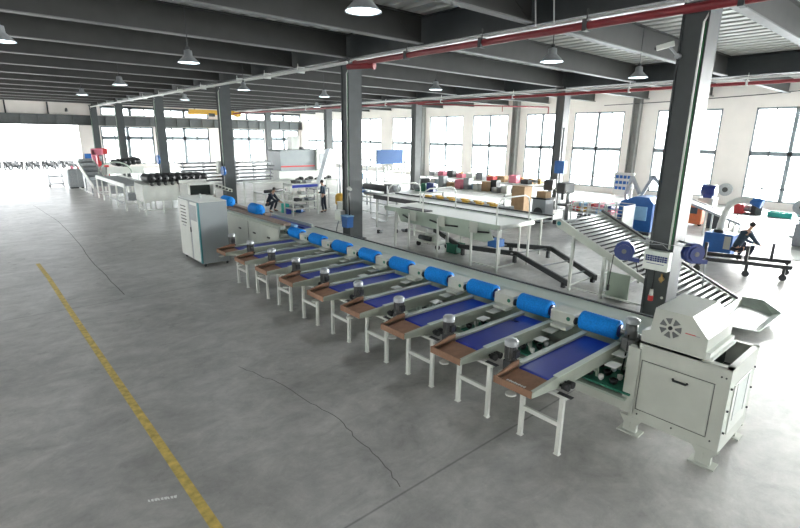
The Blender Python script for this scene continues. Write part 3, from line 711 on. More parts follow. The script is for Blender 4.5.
MB().bar((10.97, 4.45, 5.8), (11.05, 4.33, 5.64), .04, .04).cyl((10.98, 4.3, 5.62), (11.1, 4.3, 5.62), .05, 10).build('bracket', M['zinc'], r)

# things on other columns
r = thing('hose_reel', 'small blue hose reel on the column behind the control cabinet', 'hose reel', (11.0, 27.6, 1.7))
MB().cyl((10.98, 27.55, 2.0), (10.86, 27.55, 2.0), .25, 18).build('drum_case', M['blue'], r); MB().bar((11.1, 27.7, 2.2), (10.92, 27.55, 2.2), .05, .05).build('bracket', M['zinc'], r)
r = thing('switch_box', 'white electrical box on the column behind the control cabinet', 'electrical box', (11.0, 28.2, 1.6))
MB().box(10.94, 11.09, 28.15, 28.6, 1.8, 2.5, .01).build('case', M['white'], r)
MB().box(10.93, 10.94, 28.2, 28.55, 1.85, 2.45, .003).build('cover', M['cream'], r)
r = thing('hose_reel', 'small blue hose reel on the column behind the black rollers', 'hose reel', (11.0, 40, 2))
MB().cyl((10.98, 39.7, 2.1), (10.86, 39.7, 2.1), .33, 18).build('drum_case', M['blue'], r); MB().bar((11.1, 39.8, 2.2), (10.92, 39.7, 2.2), .05, .05).build('bracket', M['zinc'], r)
r = thing('lamp_post', 'black pole with white lamp head on the middle column', 'work lamp', (11.02, 15.5, .9))
MB().tube([(11.0, 15.55, .95), (11.0, 15.55, 2.05), (10.95, 15.62, 2.1)], .03, 8).build('pole', M['black'], r)
MB().cyl((10.95, 15.52, 2.06), (10.95, 15.36, 2.02), .08, 12, .05).build('lamp_head', M['white'], r)
r = thing('tool_bin', 'blue plastic bin hanging on the middle column', 'bin', (10.95, 15.55, .6))
m = MB().prism([(15.38, 1.0), (15.78, 1.0), (15.74, .55), (15.42, .55)], 'x', 10.78, 11.07); m.build('bin_body', M['blue'], r)
MB().box(10.76, 11.08, 15.36, 15.80, .98, 1.02).build('rim', M['sky'], r)
r = thing('switch_box', 'white electrical box on the left edge of the middle column', 'electrical box', (11.0, 16.2, .6))
MB().box(10.85, 11.08, 15.95, 16.35, .75, 1.15, .01).build('case', M['white'], r); MB().tube([(10.95, 16.2, .75), (10.9, 16.3, .4), (10.95, 16.4, .1)], .02, 6).build('cable', M['zinc'], r)
r = thing('switch_box', 'blue box on a post beside the slim column near the fan cabinet', 'electrical box', (25.2, 15.4, 2))
MB().box(25.35, 25.68, 15.1, 15.7, 2.1, 2.8, .02).build('case', M['blue'], r); MB().cyl((25.5, 15.4, .03), (25.5, 15.4, 4.6), .05, 8).build('post', M['zinc'], r)
# ------------------------------------------------------------------ generic builders for the background
def table(lab, x0, x1, y0, y1, z, top='white', leg='white', shelf=True, name='workbench', cat='table', lw=.03):
    r = thing(name, lab, cat, ((x0 + x1) / 2, (y0 + y1) / 2, 0))
    MB().box(x0, x1, y0, y1, z - .05, z, .008).build('tabletop', M[top], r)
    for x in (x0 + .06, x1 - .06):
        for y in (y0 + .06, y1 - .06): MB().box(x - lw, x + lw, y - lw, y + lw, 0, z - .05).build('leg', M[leg], r)
    if shelf: MB().box(x0 + .06, x1 - .06, y0 + .06, y1 - .06, .28, .31).build('shelf', M[top], r)
    return r
def crate(lab, x, y, z, sx, sy, sz, mt='card', rz=0, group=None, cat='box', name='cardboard_box'):
    r = thing(name, lab, cat, (x, y, z), 0, group)
    m = MB().box(x - sx / 2, x + sx / 2, y - sy / 2, y + sy / 2, z, z + .015)
    m.box(x - sx / 2, x - sx / 2 + .02, y - sy / 2, y + sy / 2, z, z + sz).box(x + sx / 2 - .02, x + sx / 2, y - sy / 2, y + sy / 2, z, z + sz)
    m.box(x - sx / 2, x + sx / 2, y - sy / 2, y - sy / 2 + .02, z, z + sz).box(x - sx / 2, x + sx / 2, y + sy / 2 - .02, y + sy / 2, z, z + sz)
    m.build('box_body', M[mt], r)
    if mt == 'card': MB().box(x - sx / 2, x + sx / 2, y - sy / 2, y + sy / 2, z + sz - .012, z + sz + .002).box(x - .03, x + .03, y - sy / 2 - .002, y + sy / 2 + .002, z + sz, z + sz + .004).build('lid', M['card'], r)
    else: MB().box(x - sx / 2 - .02, x + sx / 2 + .02, y - sy / 2 - .02, y - sy / 2, z + sz - .04, z + sz).box(x - sx / 2 - .02, x - sx / 2, y - sy / 2, y + sy / 2 + .02, z + sz - .04, z + sz).build('rim', M[mt], r)
    r.rotation_euler.z = rz
    return r
def motor(lab, x, y, z, s=1., mt='yellow', rz=0, group=None):
    """foot-mounted geared motor"""
    r = thing('geared_motor', lab, 'motor', (x, y, z), 0, group)
    MB().cyl((x - .05 * s, y, z + .14 * s), (x + .26 * s, y, z + .14 * s), .10 * s, 14).cyl((x + .26 * s, y, z + .14 * s), (x + .33 * s, y, z + .14 * s), .11 * s, 14, .07 * s).build('motor_body', M['zinc'], r)
    MB().box(x - .2 * s, x - .04 * s, y - .12 * s, y + .12 * s, z + .0, z + .28 * s, .02).box(x - .22 * s, x + .2 * s, y - .10 * s, y + .10 * s, z, z + .03 * s).build('gearbox', M[mt], r)
    MB().cyl((x - .12 * s, y - .12 * s, z + .15 * s), (x - .12 * s, y - .2 * s, z + .15 * s), .03 * s, 10).build('shaft', M['zinc'], r)
    r.rotation_euler.z = rz
    return r
def rack(lab, x0, x1, y, z, n, mt='dark'):
    r = thing('bar_rack', lab, 'storage rack', ((x0 + x1) / 2, y, 0))
    k = int((x1 - x0) / 1.8) + 1
    for i in range(k + 1):
        x = x0 + (x1 - x0) * i / k; m = MB()
        m.box(x - .04, x + .04, y - .04, y + .04, 0, z)
        for j in range(n): m.box(x - .03, x + .03, y - .5, y + .5, .15 + (z - .2) * j / n, .2 + (z - .2) * j / n)
        m.box(x - .05, x + .05, y - .5, y + .5, 0, .06)
        m.build('upright', M['zinc'], r)
    for j in range(n):
        zz = .2 + (z - .2) * j / n
        for q in range(4):
            yy = y - .4 + .26 * q; hh = .05 + .03 * ((j + q) % 3)
            MB().box(x0 - .2 + .15 * ((q * 7 + j * 3) % 4), x1 + .2 - .2 * ((q * 5 + j) % 4), yy, yy + .16, zz, zz + hh).build('steel_bar', M[['finned', 'dark', 'zinc'][(j + q) % 3]], r)
    return r

# ------------------------------------------------------------------ roller grader and upstream machines
rg = thing('brush_grader', 'white grading machine topped with a row of black brush rollers', 'machine', (8, 26.5, 0))
MB().box(6.5, 8.3, 26.75, 26.8, .66, 1.5, .005).box(6.5, 6.55, 26.8, 28.2, .66, 1.5).box(8.3, 9.9, 27.6, 27.65, .9, 1.5).box(6.5, 9.9, 28.2, 28.25, .9, 1.6).build('side_panel', M['white'], rg)
for i in range(9):
    x = 6.95 + .325 * i
    b = MB().lathe((x, 27.4, 1.78), [(.05, -.7), (.17, -.68)] + [(.185 + .03 * (q % 2), -.66 + .11 * q) for q in range(13)] + [(.17, .68), (.05, .7)], 12, 'y').build('brush_roller', M['black'], rg)
    MB().lathe((x, 26.9, 1.52), [(.001, -.2), (.09, -.2), (.09, -.1), (.05, -.08)], 12, 'y').build('roller_bearing', M['dark'], b)
MB().box(6.5, 9.9, 26.82, 28.2, 1.34, 1.38).build('deck', M['white'], rg)
for x in (6.56, 7.4, 8.25, 9.8):
    for y in (26.8, 28.2): MB().box(x - .03, x + .03, y - .03, y + .03, 0, .9).build('leg', M['white'], rg)
MB().box(6.56, 9.8, 26.78, 26.82, .2, .25).box(6.54, 6.6, 26.8, 28.2, .2, .25).build('stretcher', M['white'], rg)
hp = thing('feed_hopper', 'white hopper with a dark opening just behind the control cabinet', 'machine', (8.6, 24, 0))
m = MB().box(7.75, 7.85, 23.95, 25.2, .9, 1.68).box(8.95, 9.05, 23.95, 25.2, .9, 1.68).box(7.75, 9.05, 25.1, 25.2, .9, 1.8).box(7.75, 9.05, 23.95, 24.0, .8, 1.14).box(7.75, 9.05, 23.95, 24.1, 1.64, 1.74)
m.build('hopper_body', M['white'], hp)
MB().box(7.85, 8.95, 24.4, 24.45, 1.14, 1.64).box(7.85, 8.95, 24.0, 25.1, 1.12, 1.15).build('opening', M['shaft'], hp, label='dark opening')
for x in (7.8, 9.0):
    for y in (24.0, 25.15): MB().box(x - .03, x + .03, y - .03, y + .03, 0, .9).build('leg', M['white'], hp)
MB().prism([(9.05, 1.7), (9.9, 1.35), (9.9, 1.2), (9.05, 1.45)], 'y', 24.0, 25.1).build('side_chute', M['cream'], hp)
for i in range(5): MB().cyl((9.12 + .16 * i, 23.98, 1.56 - .065 * i), (9.12 + .16 * i, 23.9, 1.56 - .065 * i), .05, 10).build('bolt_head', M['dark'], hp)
lc = thing('slat_conveyor', 'white-framed slat conveyor on legs at left, in front of the black roller bank', 'conveyor', (6.6, 32, 0))
MB().box(6.1, 6.15, 28.6, 35.8, 1.22, 1.42).box(7.3, 7.35, 28.6, 35.8, 1.22, 1.42).build('side_rail', M['white'], lc)
for i in range(22): MB().box(6.15, 7.3, 28.7 + .33 * i, 28.92 + .33 * i, 1.3, 1.34).build('slat', M['zinc'], lc)
for y in (28.8, 30.6, 32.4, 34.2, 35.7):
    for x in (6.12, 7.32): MB().box(x - .035, x + .035, y - .035, y + .035, 0, 1.22).build('leg', M['white'], lc)
    MB().box(6.12, 7.32, y - .02, y + .02, .35, .4).build('stretcher', M['white'], lc)
MB().box(6.1, 6.14, 28.8, 35.7, .35, .4).box(6.3, 7.1, 29, 29.5, .5, .9, .02).box(6.3, 7.1, 33, 33.6, .5, .95, .02).build('drive_guard', M['zinc'], lc)
rb = thing('roller_bank', 'tall machine with a bank of black brush rollers under a pale arch at far left', 'machine', (8, 39, 0))
for i in range(5):
    x = 7.9 + .30 * i
    MB().lathe((x, 38.5, 2.0 + .03 * i), [(.05, -.8), (.22, -.78)] + [(.2 + .03 * (q % 2), -.7 + .14 * q) for q in range(11)] + [(.22, .78), (.05, .8)], 12, 'y').build('brush_roller', M['black'], rb)
MB().box(7.1, 9.4, 37.8, 37.86, 1.3, 1.75).box(7.1, 7.16, 37.8, 39.3, 1.2, 1.75).build('side_panel', M['white'], rb)
MB().tube([(7.6 + 1.0 * math.cos(PI - PI * i / 10), 37.6, 1.35 + .75 * math.sin(PI * i / 10)) for i in range(11)], .05, 8).build('arch', M['green'], rb)
for x in (7.2, 8.3, 9.35):
    for y in (37.85, 39.2): MB().box(x - .04, x + .04, y - .04, y + .04, 0, 1.3).build('leg', M['white'], rb)
ec = thing('elevator_conveyor', 'white inclined elevator with open truss frame at the far left end', 'conveyor', (6.5, 40, 0))
MB().prism([(36.6, .5), (36.6, .75), (41.5, 2.15), (42.2, 2.15), (42.2, 1.9), (41.6, 1.85)], 'x', 6.0, 6.06).prism([(36.6, .5), (36.6, .75), (41.5, 2.15), (42.2, 2.15), (42.2, 1.9), (41.6, 1.85)], 'x', 7.0, 7.06).build('side_panel', M['white'], ec)
MB().prism([(36.7, .66), (41.5, 2.02), (41.5, 1.98), (36.7, .6)], 'x', 6.06, 7.0).build('belt', M['zinc'], ec)
for i in range(5): MB().prism([(37.6 + .9 * i, .95 + .26 * i), (37.66 + .9 * i, .95 + .26 * i), (37.66 + .9 * i, 1.15 + .26 * i), (37.6 + .9 * i, 1.15 + .26 * i)], 'x', 6.1, 6.96).build('flight', M['zinc'], ec)
for y in (37.0, 39.0, 41.6):
    for x in (6.03, 7.03): MB().box(x - .04, x + .04, y - .04, y + .04, 0, .55 + .29 * (y - 36.6)).build('leg', M['zinc'], ec)
MB().box(6.0, 6.06, 36.9, 41.7, .1, .18).build('stretcher', M['white'], ec)
rc = thing('electrical_cabinet', 'small dark grey cabinet at the left end of the far conveyors', 'cabinet', (5.9, 41, 0))
MB().box(5.6, 6.5, 42.6, 43.4, .1, 1.4, .02).build('body', M['zinc'], rc); MB().box(5.58, 5.6, 42.7, 43.3, .2, 1.3).build('door', M['cab'], rc)
MB().box(5.65, 6.45, 42.65, 43.35, 0, .1).build('plinth', M['dark'], rc)
for k, (x, y) in enumerate(((5.9, 42.9), (6.3, 43.1))): MB().lathe((x, y, 1.4), [(.1, 0), (.12, .12), (.05, .2), (.001, .22)], 10).build('knob', M['redb'] if k else M['pink'], rc)
r = thing('tool_trolley', 'dark tool trolley with wheels beside the doorway conveyors', 'trolley', (4.9, 44.6, 0))
MB().box(4.6, 5.5, 44.4, 45.1, .2, .28).box(4.6, 5.5, 44.4, 45.1, .75, .82).build('shelf', M['zinc'], r)
for x in (4.63, 5.47):
    for y in (44.43, 45.07): MB().box(x - .02, x + .02, y - .02, y + .02, .12, .95).cyl((x - .02, y, .07), (x + .02, y, .07), .07, 10).build('caster_post', M['dark'], r)
for k, (x, y, z) in enumerate(((8.3, 47, 0), (8.9, 48.4, 0))):
    r = thing('red_machine', ['red press machine standing behind the black roller bank', 'rear red press machine near the doorway wall'][k], 'machine', (x, y, z))
    MB().box(x - .4, x + .4, y - .3, y + .3, 0, 1.3, .03).box(x - .35, x - .1, y - .2, y + .2, 1.3, 2.6, .03).box(x - .35, x + .45, y - .2, y + .2, 2.2, 2.7, .03).build('body', M['redb'] if k else M['pink'], r)
    MB().cyl((x + .25, y, 1.7), (x + .25, y, 2.2), .08, 10).build('spindle', M['zinc'], r)
r = tag(MB().box(10.15, 10.9, 63.93, 63.97, .8, 1.7).build('wall_sign', M['blue']), 'small blue notice sign on the cream wall beside the open doorway', 'sign')
r = thing('wall_lamp', 'small dark lantern high on the cream wall above the doorway', 'lamp', (9.0, 63.6, 6.1))
MB().lathe((9.0, 63.4, 6.0), [(.001, 0), (.16, .02), (.12, .3), (.05, .4)], 10).build('lamp_body', M['dark'], r); MB().bar((9.0, 63.4, 6.35), (9.0, 63.8, 6.35), .05, .05).build('bracket', M['dark'], r)

# ------------------------------------------------------------------ machines and racks behind the line
rack('steel bar rack stacked with long profiles left of the column behind the cabinet', 13.2, 16.4, 41.5, 1.9, 6)
rack('steel bar rack stacked with long profiles right of the column behind the cabinet', 16.9, 20.0, 40.0, 1.95, 6)
cn = thing('cutting_machine', 'large grey and white laser cutting machine with a red stripe', 'machine', (23.0, 40.2, 0))
MB().prism([(20.8, .9), (20.8, 2.6), (21.0, 2.72), (25.2, 2.72), (25.4, 2.6), (25.4, .9)], 'y', 39.6, 42.0).build('hood', M['cab'], cn)
MB().box(20.8, 24.2, 39.57, 39.6, 1.25, 1.36).build('stripe', M['redb'], cn)
MB().box(20.6, 26.6, 39.6, 42.2, .1, .95, .03).build('base', M['white'], cn)
MB().box(24.3, 26.4, 39.4, 41.8, .95, 2.75, .03).build('cabin', M['white'], cn)
MB().box(24.6, 25.4, 39.37, 39.4, 1.5, 2.4, .01).build('cabin_window', M['zinc'], cn)
MB().box(22.4, 23.2, 40.5, 41.3, 2.72, 3.9, .03).build('exhaust_box', M['white'], cn); MB().cyl((23.4, 41, 2.72), (23.4, 41, 2.95), .5, 14).build('duct_flange', M['dark'], cn)
MB().cyl((25.2, 40.4, 2.75), (25.2, 40.4, 3.3), .06, 8).build('beacon', M['yellow'], cn)
table('long white work frame on thin legs left of the crouching person', 12.2, 15.2, 26.6, 28.0, 1.36, shelf=False, name='work_frame')
table('white work frame with dark parts behind the crouching person', 15.5, 18.4, 27.2, 28.6, 1.25, shelf=True, name='work_frame')
for k in range(4):
    r = thing('conveyor_part', 'black conveyor part lying on the white work frame, %s from the left' % ['first', 'second', 'third', 'fourth'][k], 'machine part', (15.7 + .7 * k, 27.8, 1.25))
    MB().bar((15.5 + .7 * k, 27.6, 1.3), (16.1 + .7 * k, 28.1, 1.36), .12, .10).cyl((16.0 + .7 * k, 27.7, 1.36), (16.0 + .7 * k, 28.0, 1.36), .1, 10).build('part_body', M['dark'], r)
r = table('low grey frame trolley with black roller behind the blue foam roller', 12.2, 13.9, 25.3, 26.6, .85, 'alu', 'white', True, 'frame_trolley', 'trolley')
MB().cyl((12.3, 25.4, .95), (13.8, 25.9, .95), .09, 10).build('roller', M['dark'], r)
# shelf rack with blue front, beside standing person
sr = thing('wire_shelf_rack', 'white open shelf rack with a blue front edge left of the standing person', 'shelf', (13.2, 22.3, 0))
for x in (12.3, 13.75):
    for y in (22.3, 23.2): MB().box(x - .025, x + .025, y - .025, y + .025, 0, 1.6).build('upright', M['white'], sr)
for z in (.3, .65, 1.0): MB().box(12.3, 13.75, 22.3, 23.2, z, z + .03).build('shelf', M['white'], sr)
MB().box(12.27, 13.78, 22.27, 23.23, 1.48, 1.6).build('top_tray', M['white'], sr)
MB().box(12.27, 13.75, 22.24, 22.27, 1.42, 1.56).build('front_edge', M['belt'], sr)
for k, (x, z) in enumerate(((12.8, .33), (13.3, .33), (12.9, .68), (13.6, .68), (13.2, 1.03), (12.85, 1.6), (13.5, 1.6))):
    crate('small grey parts bin on the open shelf rack, %s' % ['lowest shelf left', 'lowest shelf right', 'middle shelf left', 'middle shelf right', 'upper shelf', 'top left', 'top right'][k], x - .1, 22.75, z, .32, .4, .14, ['zinc', 'alu', 'dark'][k % 3], cat='bin', name='parts_bin')
r = thing('leaning_sheets', 'wrapped pale aluminium profiles leaning upright behind the standing person', 'metal sheets', (15.5, 24.2, 0))
for k in range(3): MB().bar((14.7 + .12 * k, 23.9 + .1 * k, 1.15), (15.75 + .12 * k, 24.3 + .1 * k, 3.25), .28, .03).build('profile', M[['foil', 'alu', 'foil'][k]], r)
MB().box(14.4, 15.4, 23.7, 24.6, 1.08, 1.14).box(14.4, 14.45, 23.7, 23.75, 0, 1.1).box(15.35, 15.4, 23.7, 23.75, 0, 1.1).box(14.4, 14.45, 24.55, 24.6, 0, 1.1).box(15.35, 15.4, 24.55, 24.6, 0, 1.1).build('stand', M['zinc'], r)
s2 = thing('parts_shelf', 'tall open shelf of wrapped parts behind the middle column', 'shelf', (17.2, 24, 0))
for x in (16.6, 18.0):
    for y in (23.6, 24.4): MB().box(x - .03, x + .03, y - .03, y + .03, 0, 2.4).build('upright', M['zinc'], s2)
for z in (.3, .9, 1.5, 2.1): MB().box(16.6, 18.0, 23.6, 24.4, z, z + .03).build('shelf', M['alu'], s2)
for k in range(6):
    crate('wrapped white parcel on the open shelf behind the middle column, %s' % ['bottom left', 'bottom right', 'second shelf left', 'second shelf right', 'third shelf left', 'third shelf right'][k], 16.95 + .65 * (k % 2), 24.0, .33 + .6 * (k // 2), .45, .5, .3, ['white', 'foil', 'sky'][k % 3], cat='parcel', name='parcel')
r = thing('air_tank', 'yellow round tank standing on the floor beside the standing person', 'tank', (15.2, 22.4, .1))
MB().lathe((15.25, 22.4, .32), [(.001, -.02), (.2, 0), (.28, .1), (.28, .5), (.2, .62), (.001, .66)], 16).build('tank_body', M['yellow'], r)
for a in range(3): MB().cyl((15.25 + .2 * math.cos(2.1 * a), 22.4 + .2 * math.sin(2.1 * a), 0), (15.25 + .2 * math.cos(2.1 * a), 22.4 + .2 * math.sin(2.1 * a), .36), .03, 6).build('leg', M['dark'], r)
r = thing('hand_truck', 'blue and black hand truck leaning beside the middle column', 'trolley', (15.2, 20.6, 0))
MB().bar((14.7, 21.0, .15), (15.4, 20.5, 1.45), .05, .05).bar((14.85, 21.25, .15), (15.55, 20.75, 1.45), .05, .05).bar((15.4, 20.5, 1.45), (15.55, 20.75, 1.45), .05, .05).build('frame', M['dark'], r)
MB().cyl((14.65, 21.05, .12), (14.72, 21.0, .12), .12, 12).cyl((14.9, 21.35, .12), (14.97, 21.3, .12), .12, 12).build('wheel', M['rubber'], r)
MB().box(15.2, 15.6, 20.5, 20.9, 1.15, 1.45, .03).build('motor_unit', M['blue'], r)
crate('white plastic crate on the floor right beside the standing person', 14.2, 20.4, 0, .6, .6, .8, 'white', name='storage_crate', cat='crate')
# floor clutter near crouching person
for k, (x, y, lab, mt) in enumerate(((12.75, 23.6, 'teal machine part on the floor in front of the crouching person', 'cyanm'), (13.3, 23.3, 'blue machine part on the floor right of the teal one', 'blue'), (12.5, 23.2, 'dark blue machine part on the floor by the crouching person', 'belt'))):
    motor(lab, x, y, 0, 1.7 - .3 * k, mt, .6 * k)
# ------------------------------------------------------------------ table and rollers right of the middle column
r = thing('roller_stand', 'light steel stand with a horizontal grey drum right of the middle column', 'machine', (15.6, 19.4, 0))
MB().cyl((15.5, 18.4, 1.5), (15.5, 20.5, 1.5), .16, 16).build('drum', M['dark'], r)
MB().cyl((15.5, 18.4, 1.14), (15.5, 20.5, 1.14), .10, 14).build('lower_roller', M['zinc'], r)
for y in (18.35, 20.5): MB().box(15.2, 15.25, y - .03, y + .03, 0, 1.7).box(15.85, 15.9, y - .03, y + .03, 0, 1.7).box(15.2, 15.9, y - .03, y + .03, 1.28, 1.34).box(15.2, 15.9, y - .03, y + .03, .2, .25).build('end_frame', M['alu'], r)
for z in (.25, .75, .98): MB().box(15.2, 15.24, 18.35, 20.5, z, z + .05).build('stretcher', M['alu'], r)
MB().bar((14.8, 18.1, .03), (15.2, 19.4, .03), .3, .03).build('floor_sheet', M['alu'], r)
for k, (x, y) in enumerate(((12.95, 16.1), (13.6, 15.8), (14.0, 15.65))):
    motor('small dark part lying on the floor behind the middle column, %s from the column' % ORD(k), x, y, 0, .55, 'dark', k)
r = thing('machine_base', 'small white and steel machine base with dark rollers on the floor under the green table', 'machine', (13.0, 12.9, 0))
MB().box(12.5, 13.2, 12.2, 13.4, .18, .26, .02).box(12.6, 13.0, 12.5, 13.0, .26, .5, .02).build('body', M['white'], r)
for x, y in ((12.6, 12.3), (12.6, 13.3), (13.1, 12.3), (13.1, 13.3)): MB().cyl((x - .04, y, .09), (x + .04, y, .09), .09, 12).build('wheel', M['rubber'], r)
MB().cyl((12.55, 12.6, .36), (12.55, 13.2, .36), .09, 10).build('roller', M['dark'], r)
MB().bar((12.9, 12.2, .6), (13.3, 13.9, .6), .05, .05).bar((12.9, 12.2, .6), (12.7, 11.9, 0), .05, .05).build('handle_bar', M['zinc'], r)
crate('dark green plastic crate on the floor under the green inspection conveyor', 12.85, 11.65, 0, .45, .45, .34, 'pcb', name='plastic_crate', cat='crate')

# arch-framed tables behind
table('white-topped bench with thin arches behind the green inspection conveyor', 16.8, 20.4, 19.5, 21.2, 1.0, 'white', 'zinc')
table('long bench loaded with yellow motors behind the belt conveyor', 18.4, 19.8, 13.9, 19.6, .55, 'white', 'zinc', False)
table('long wall bench below the windows, covered with parts', 29.0, 30.6, 19.5, 30.0, .9, 'white', 'zinc')
table('middle bench covered with boxes between the two long benches', 23.2, 24.8, 17.4, 24.5, .85, 'white', 'zinc')
table('bench with a blue backboard near the far windows', 28.3, 31.9, 34.5, 35.8, .95, 'white', 'zinc')
r = thing('tool_board', 'flat blue backboard standing on the bench near the far windows', 'board', (30.2, 36, 0))
MB().box(28.6, 31.8, 36.0, 36.06, 1.5, 2.8, .01).build('board_panel', M['boardblue'], r)
for x in (28.65, 31.75): MB().box(x - .04, x + .04, 36.06, 36.14, 0, 2.85).build('post', M['zinc'], r)
for k in range(7):
    r = thing('white_bottle', 'white container on the bench below the blue backboard', 'container', (28.7 + .42 * k, 35.0, .95), 0, 'white containers below the blue backboard')
    if k == 0:
        MB().lathe((28.7, 35.0, .95), [(.13, 0), (.14, .05), (.14, .3), (.06, .4), (.06, .46), (.001, .46)], 10).build('bottle_body', M['white'], r); B0 = r
    else:
        for c in kids(B0): dup(c, parent=r)
# yellow motors and parts on the long bench (nearest window row of clutter)
rnd = random.Random(3)
A0 = motor('yellow geared motor on the long bench behind the belt conveyor', 0, 0, 0, 1.5, 'yellow', 0, 'yellow motors on the long bench')
first = True
for k in range(14):
    x = 18.85 + rnd.uniform(-.05, .05); y = 19.0 - .44 * k
    if y < 14.2: break
    if first: A0.location = (x, y, .55); A0.rotation_euler.z = rnd.uniform(-.1, .1); first = False
    else: dup(A0, (x, y, .55), rnd.uniform(-.12, .12) + PI * (k % 2))
for k, (y, mt, s, lab) in enumerate(((19.5, 'yellow', 2.2, 'large yellow frame-like motor stand at the left end of the motor bench'), (15.4, 'orange', 2.0, 'orange geared motor standing on the floor before the motor bench'),
                                     (14.3, 'navy', 2.0, 'dark blue geared motor on the floor at the right end of the motor bench'))):
    motor(lab, (19.0, 17.9, 17.9)[k], (20.3, 15.4, 14.2)[k], 0, s, mt, k)
# boxes on the middle bench
cols = ['card', 'white', 'sky', 'cab', 'card', 'white', 'pink', 'zinc', 'sky', 'white', 'card', 'dark', 'zinc', 'white']
nm = {'card': 'brown cardboard', 'white': 'white', 'sky': 'pale blue', 'cab': 'light grey', 'pink': 'pink', 'zinc': 'dull grey', 'dark': 'charcoal'}
for k in range(14):
    y = 24.2 - .49 * k
    W = ['first', 'second', 'third', 'fourth', 'fifth', 'sixth', 'seventh', 'eighth', 'ninth', 'tenth', 'eleventh', 'twelfth', 'thirteenth', 'last']
    crate('%s box on the middle bench behind the belt conveyor, %s from the left end' % (nm[cols[k]], W[k]), 23.6 + .25 * (k % 3), y, .85, .42, .42, .3 + .13 * ((k * 5) % 4), cols[k], name='storage_box')
for k in range(10):
    y = 29.6 - 1.02 * k; c = ['zinc', 'pink', 'dark', 'pink', 'white', 'zinc', 'redb', 'card', 'pink', 'dark'][k]
    n2 = dict(nm, redb='red')[c]
    crate('%s bin on the long wall bench, %s from its left end' % (n2, ['first', 'second', 'third', 'fourth', 'fifth', 'sixth', 'seventh', 'eighth', 'ninth', 'last'][k]), 29.6, y, .9, .5, .6, .3 + .12 * (k % 3), c, name='parts_bin', cat='bin')
for mt_, x0_, y0_, dy_, n_, sc_, lab_, z_ in (('dark', 24.56, 17.8, .56, 12, 1.1, 'dark geared motor along the rear edge of the middle bench', .85), ('copper', 30.25, 19.9, .74, 13, 1.35, 'brass coloured motor along the rear edge of the long wall bench', .9), ('zinc', 19.62, 14.4, .6, 8, 1.0, 'grey geared motor along the rear edge of the motor bench', .55)):
    q0 = motor(lab_, 0, 0, 0, sc_, mt_, 0, lab_.replace('motor', 'motors', 1)); q0.location = (x0_, y0_, z_); q0.rotation_euler.z = PI / 2
    for k in range(1, n_): dup(q0, (x0_, y0_ + k * dy_, z_), PI / 2 + .08 * math.sin(k * 5))
motor('dark machine head standing left among the benches by the window', 20.8, 21.6, 1.0, 2.2, 'dark', 1)
motor('dark green motor on the white-topped bench near the slim column', 19.6, 20.6, 1.0, 1.6, 'pcb', 2)
motor('navy motor on the white-topped bench, nearest the slim column', 19.9, 20.0, 1.0, 1.8, 'navy', .4)
motor('grey motor at the left end of the white-topped bench', 17.3, 20.5, 1.0, 1.8, 'dark', 0)
# fan cabinet and pillar machine beside slim column
fc = thing('fan_cabinet', 'grey cabinet with a round fan grille in front of the slim column', 'machine', (21, 13.4, 0))
MB().box(20.75, 21.5, 13.15, 13.9, .05, 1.15, .02).build('body', M['cab'], fc)
MB().cyl((20.75, 13.52, .5), (20.73, 13.52, .5), .26, 20).build('fan_grille', M['dark'], fc)
MB().box(20.72, 21.55, 13.1, 13.95, 1.15, 1.22, .01).build('lid', M['black'], fc)
MB().box(20.8, 21.45, 13.2, 13.85, 0, .05).build('plinth', M['black'], fc)
dp = thing('pillar_drill', 'tall dark pillar drill right of the grey fan cabinet', 'machine', (21.4, 12.5, 0))
MB().box(21.1, 22.0, 12.2, 12.9, 0, .2, .02).build('base', M['dark'], dp)
MB().box(21.2, 21.8, 12.3, 12.8, .9, 1.0, .02).build('work_table', M['dark'], dp)
MB().cyl((21.7, 12.55, .2), (21.7, 12.55, 2.0), .09, 12).build('pillar', M['zinc'], dp)
MB().box(21.0, 21.9, 12.35, 12.8, 1.5, 2.0, .04).cyl((21.2, 12.55, 1.2), (21.2, 12.55, 1.5), .06, 10).build('drill_head', M['dark'], dp)
MB().tube([(21.1, 12.3, 1.6), (20.9, 12.1, 1.5), (20.8, 12.0, 1.3)], .025, 6).build('handle', M['alu'], dp)
dp2 = dup(dp, (22.3, 13.9, 0), .4, 'dark pillar drill half hidden behind the grey fan cabinet')
crate('brown carton with a pink end on top of the fan cabinet', 21.1, 13.5, 1.22, .5, .5, .3, 'card')
crate('pale carton stacked behind the fan cabinet', 22.7, 15.9, 0, .7, .8, 1.5, 'card')

# stacks of coloured rolls, flat cart and blue machine (right centre)
st = table('low flatbed table stacked with coloured packs right of the slim column', 22.4, 24.2, 10.6, 13.2, .55, 'white', 'zinc', False, 'flatbed_table')
pk = [('pink', 11.0), ('sky', 11.4), ('white', 11.85), ('yellow', 12.3), ('redb', 12.6), ('white', 12.95)]
nmx = dict(nm, yellow='yellow', redb='red')
for k, (c, y) in enumerate(pk):
    for j in range(2):
        cc = c if j == 0 else ['navy', 'pink', 'redb', 'sky', 'white', 'pink'][k]
        r = thing('fabric_roll', '%s pack on the flatbed table, %s of the %s pile from the right' % (dict(nmx, navy='navy').get(cc), ['bottom', 'top'][j], ['first', 'second', 'third', 'fourth', 'fifth', 'sixth'][k]), 'pack', (23.2, y, .55 + .22 * j))
        MB().box(22.6, 23.9, y - .19, y + .19, .55 + .22 * j, .76 + .22 * j, .05).build('pack_body', M[cc], r)
        MB().box(22.58, 23.92, y - .03, y + .03, .56 + .22 * j, .765 + .22 * j).build('strap', M['white'], r)
sc = thing('scrap_cart', 'white wire-sided cart of small dark parts above the roller conveyor', 'cart', (20.3, 10.2, 0))
MB().box(19.9, 20.9, 9.0, 11.3, .45, .5).build('bed', M['white'], sc)
